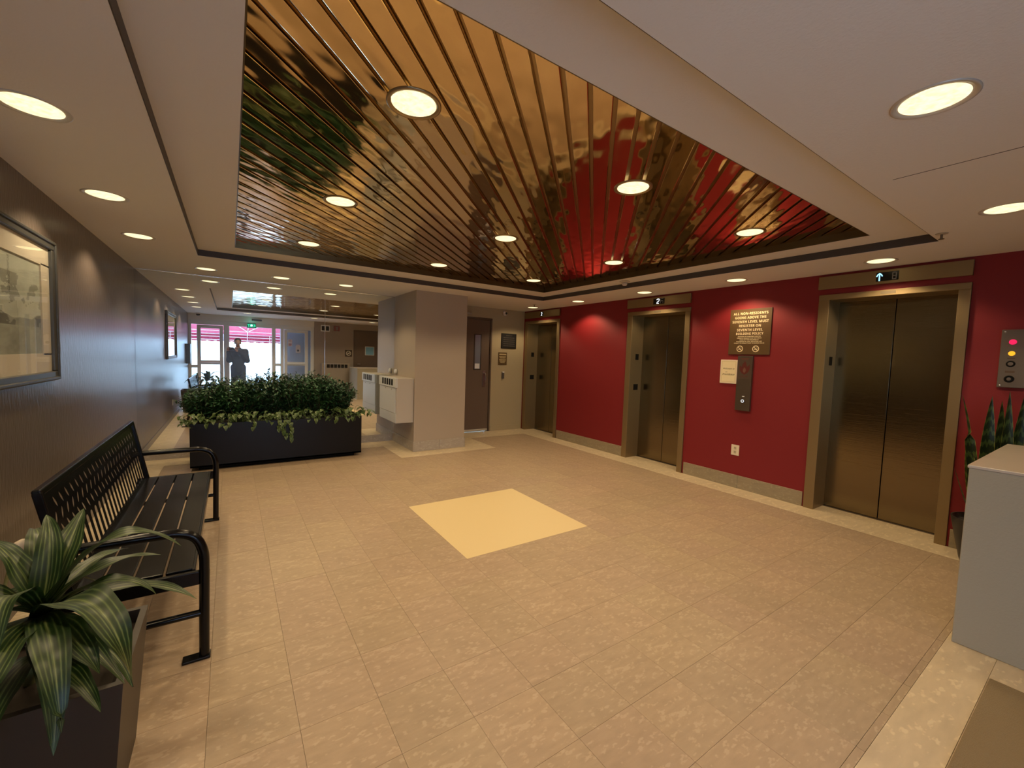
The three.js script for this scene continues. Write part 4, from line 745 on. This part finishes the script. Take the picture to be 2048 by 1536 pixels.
{
  const hx = 0.18, hy = 1.665, hz = 0.27;                              // head
  const body = [
    [[0.19, 0.98, 0.33], 0.12, [0.19, 1.12, 0.32], 0.11, 0.8], [[0.19, 1.12, 0.32], 0.11, [0.19, 1.34, 0.31], 0.135, 0.75], [[0.1, 1.38, 0.315], 0.085, [0.28, 1.38, 0.315], 0.085],
    [[0.19, 1.42, 0.31], 0.07, [0.185, 1.58, 0.285], 0.052], [[0.01, 1.42, 0.315], 0.055, [-0.025, 1.15, 0.24], 0.042], [[-0.025, 1.15, 0.24], 0.04, [-0.05, 1.42, 0.085], 0.027],
    [[0.37, 1.42, 0.315], 0.055, [0.405, 1.15, 0.27], 0.042], [[0.405, 1.15, 0.27], 0.04, [0.17, 1.41, 0.16], 0.027],
    [[0.11, 0.95, 0.33], 0.095, [0.09, 0.5, 0.33], 0.06], [[0.09, 0.5, 0.33], 0.058, [0.08, 0.1, 0.35], 0.04], [[0.27, 0.95, 0.33], 0.095, [0.3, 0.5, 0.33], 0.06], [[0.3, 0.5, 0.33], 0.058, [0.31, 0.1, 0.35], 0.04],
  ];
  const skin = mat(lin(0.34, 0.2, 0.14), 0.55);
  const g1 = fieldMesh(body, [-0.22, 0.03, 0.0], [0.58, 1.66, 0.52], 96, 0.018);
  const head = fieldMesh([
    [[hx, hy + 0.03, hz + 0.015], 0.083, [hx, hy + 0.03, hz - 0.01], 0.08], [[hx, hy - 0.03, hz - 0.02], 0.062, [hx, hy - 0.085, hz - 0.045], 0.036], [[hx, hy - 0.07, hz + 0.03], 0.05, [hx, hy - 0.16, hz + 0.03], 0.05],
    [[hx, hy + 0.0, hz - 0.085], 0.011, [hx, hy - 0.03, hz - 0.103], 0.014], [[hx - 0.075, hy - 0.0, hz + 0.01], 0.012, [hx - 0.08, hy - 0.035, hz + 0.0], 0.01], [[hx + 0.075, hy, hz + 0.01], 0.012, [hx + 0.08, hy - 0.035, hz], 0.01],
    [[hx - 0.02, hy - 0.062, hz - 0.083], 0.008, [hx + 0.02, hy - 0.062, hz - 0.083], 0.008],
  ], [hx - 0.13, hy - 0.22, hz - 0.15], [hx + 0.13, hy + 0.15, hz + 0.14], 84, 0.009, (X, Y, Z, D) => { // eye sockets
    for (const s of [-1, 1]) { const e = Math.hypot(X - hx - s * 0.031, (Y - hy - 0.005) * 1.3, Z - hz + 0.088) - 0.015; D = Math.max(D, -e - 0.002); } return D; });
  const hand = (wr, out, up, s) => { // wrist, direction of the knuckles, thumb side, side of the phone
    const W = V(...wr), O = V(...out).normalize(), U = V(...up).normalize(), N = O.clone().cross(U).normalize().multiplyScalar(s), P = (a, b, c) => W.clone().addScaledVector(O, a).addScaledVector(U, b).addScaledVector(N, c).toArray();
    const bones = [[P(0, 0, 0), 0.025, P(0.03, 0, 0), 0.026], [P(0.03, 0.02, 0), 0.016, P(0.08, 0.026, 0.004), 0.012], [P(0.03, -0.018, 0), 0.016, P(0.076, -0.028, 0.004), 0.011], [P(0.03, 0, 0), 0.02, P(0.082, 0, 0), 0.013]];
    [[0.03, 0.082, 0.9], [0.01, 0.088, 1], [-0.01, 0.084, 0.95], [-0.03, 0.074, 0.78]].forEach(([b, a, k]) => { bones.push([P(a, b, 0.003), 0.0095, P(a + 0.03 * k, b * 1.05, 0.018), 0.0085], [P(a + 0.03 * k, b * 1.05, 0.018), 0.0085, P(a + 0.03 * k, b * 1.0, 0.042), 0.008], [P(a + 0.03 * k, b, 0.042), 0.008, P(a + 0.012 * k, b, 0.056), 0.0065]); });
    bones.push([P(0.02, 0.026, 0), 0.014, P(0.045, 0.05, 0.014), 0.0115], [P(0.045, 0.05, 0.014), 0.011, P(0.07, 0.056, 0.026), 0.009], [P(0.07, 0.056, 0.026), 0.009, P(0.092, 0.05, 0.03), 0.007]);
    const lo = [1e9, 1e9, 1e9], hi = [-1e9, -1e9, -1e9]; for (const [a, , b] of bones) for (const q of [a, b]) for (let i = 0; i < 3; i++) { lo[i] = Math.min(lo[i], q[i] - 0.035); hi[i] = Math.max(hi[i], q[i] + 0.035); }
    return fieldMesh(bones, lo, hi, 64, 0.004);
  };
  const lh = hand([-0.055, 1.42, 0.09], [0.1, 0.95, -0.25], [0.75, 0.1, 0.6], 1), rh = hand([0.165, 1.41, 0.165], [-0.35, 0.9, -0.15], [-0.75, 0.1, -0.6], -1);
  const px = 0.19, pz = 0.32, g = join([g1, head, lh, rh]); g.translate(-px, 0, -pz);
  const person = mesh(g, skin, 'person', scene);
  person.position.set(px, 0, pz); person.userData = { label: 'person in a dark jacket photographing the lobby, backlit at the doors in the mirror', category: 'person' };
  const grow = (list, r) => list.map(([a, ra, b, rb, sq]) => [a, ra + r, b, rb + r, sq]);
  const cloth = mat(lin(0.03, 0.035, 0.045), 0.85), denim = mat(lin(0.035, 0.045, 0.075), 0.9);
  const jk = grow([...body.slice(0, 3), body[4], body[5], body[6], body[7]], 0.02); jk[0] = [[0.19, 0.9, 0.33], 0.155, [0.19, 1.12, 0.32], 0.14, 0.85];
  jk.push([[0.19, 1.4, 0.31], 0.085, [0.188, 1.5, 0.3], 0.062]);
  const shorten = (b) => [b[0], b[1], [0, 1, 2].map((i) => b[0][i] + (b[2][i] - b[0][i]) * 0.9), b[3]]; jk[4] = shorten(jk[4]); jk[6] = shorten(jk[6]);
  part(person, 'jacket', fieldMesh(jk, [-0.24, 0.7, 0.0], [0.6, 1.6, 0.54], 84, 0.02), cloth);
  part(person, 'trousers', fieldMesh([...grow(body.slice(8), 0.016), [[0.19, 0.95, 0.33], 0.13, [0.19, 1.0, 0.33], 0.12, 0.85]], [-0.06, 0.05, 0.14], [0.45, 1.16, 0.52], 72, 0.016), denim);
  for (const x of [0.078, 0.312]) part(person, 'shoe', fieldMesh([[[x, 0.065, 0.37], 0.045, [x, 0.045, 0.33], 0.045], [[x, 0.045, 0.33], 0.042, [x + (x - 0.19) * 0.12, 0.036, 0.2], 0.036], [[x, 0.04, 0.39], 0.04, [x, 0.036, 0.36], 0.038]], [x - 0.09, -0.01, 0.13], [x + 0.09, 0.15, 0.46], 40, 0.01, (X, Y, Z, D) => Math.max(D, 0.009 - Y)), M.black);
  const hair = fieldMesh([[[hx, hy + 0.045, hz + 0.022], 0.088, [hx, hy + 0.04, hz + 0.0], 0.086], [[hx, hy - 0.02, hz + 0.06], 0.05, [hx, hy - 0.06, hz + 0.058], 0.035]], [hx - 0.13, hy - 0.13, hz - 0.14], [hx + 0.13, hy + 0.16, hz + 0.16], 60, 0.01, (X, Y, Z, D) => Math.max(D, (hy + 0.055 - Y) * 0.8 - (Z - hz + 0.03) * 0.9 - 0.03));
  part(person, 'hair', hair, mat(lin(0.02, 0.015, 0.012), 0.7));
  for (const s of [-1, 1]) part(person, 'eye', new THREE.SphereGeometry(0.011, 14, 10).translate(hx + s * 0.031, hy + 0.004, hz - 0.077), mat(lin(0.5, 0.48, 0.46), 0.2));
  // phone held level behind the viewpoint
  const ph = thing('smartphone', 'dark smartphone held level in both hands by the person, seen in the mirror', 'phone', [0.026, 1.487, 0.046]);
  ph.rotation.y = rad(-34);
  mesh(prep(new RoundedBoxGeometry(0.147, 0.072, 0.008, 3, 0.004)), M.blackGloss, 'body', ph);
  const scr = mesh(prep(new RoundedBoxGeometry(0.14, 0.066, 0.0012, 1, 0.0005)), M.black, 'screen', ph); scr.position.set(0, 0, 0.0042);
  for (const [x, y] of [[-0.056, 0.02], [-0.056, 0.0], [-0.04, 0.011]]) { const l = mesh(prep(new THREE.CylinderGeometry(0.007, 0.007, 0.002, 18).rotateX(Math.PI / 2)), M.chrome, 'camera_lens', ph); l.position.set(x, y, -0.0045); }
}
renderer.render(scene, camera);
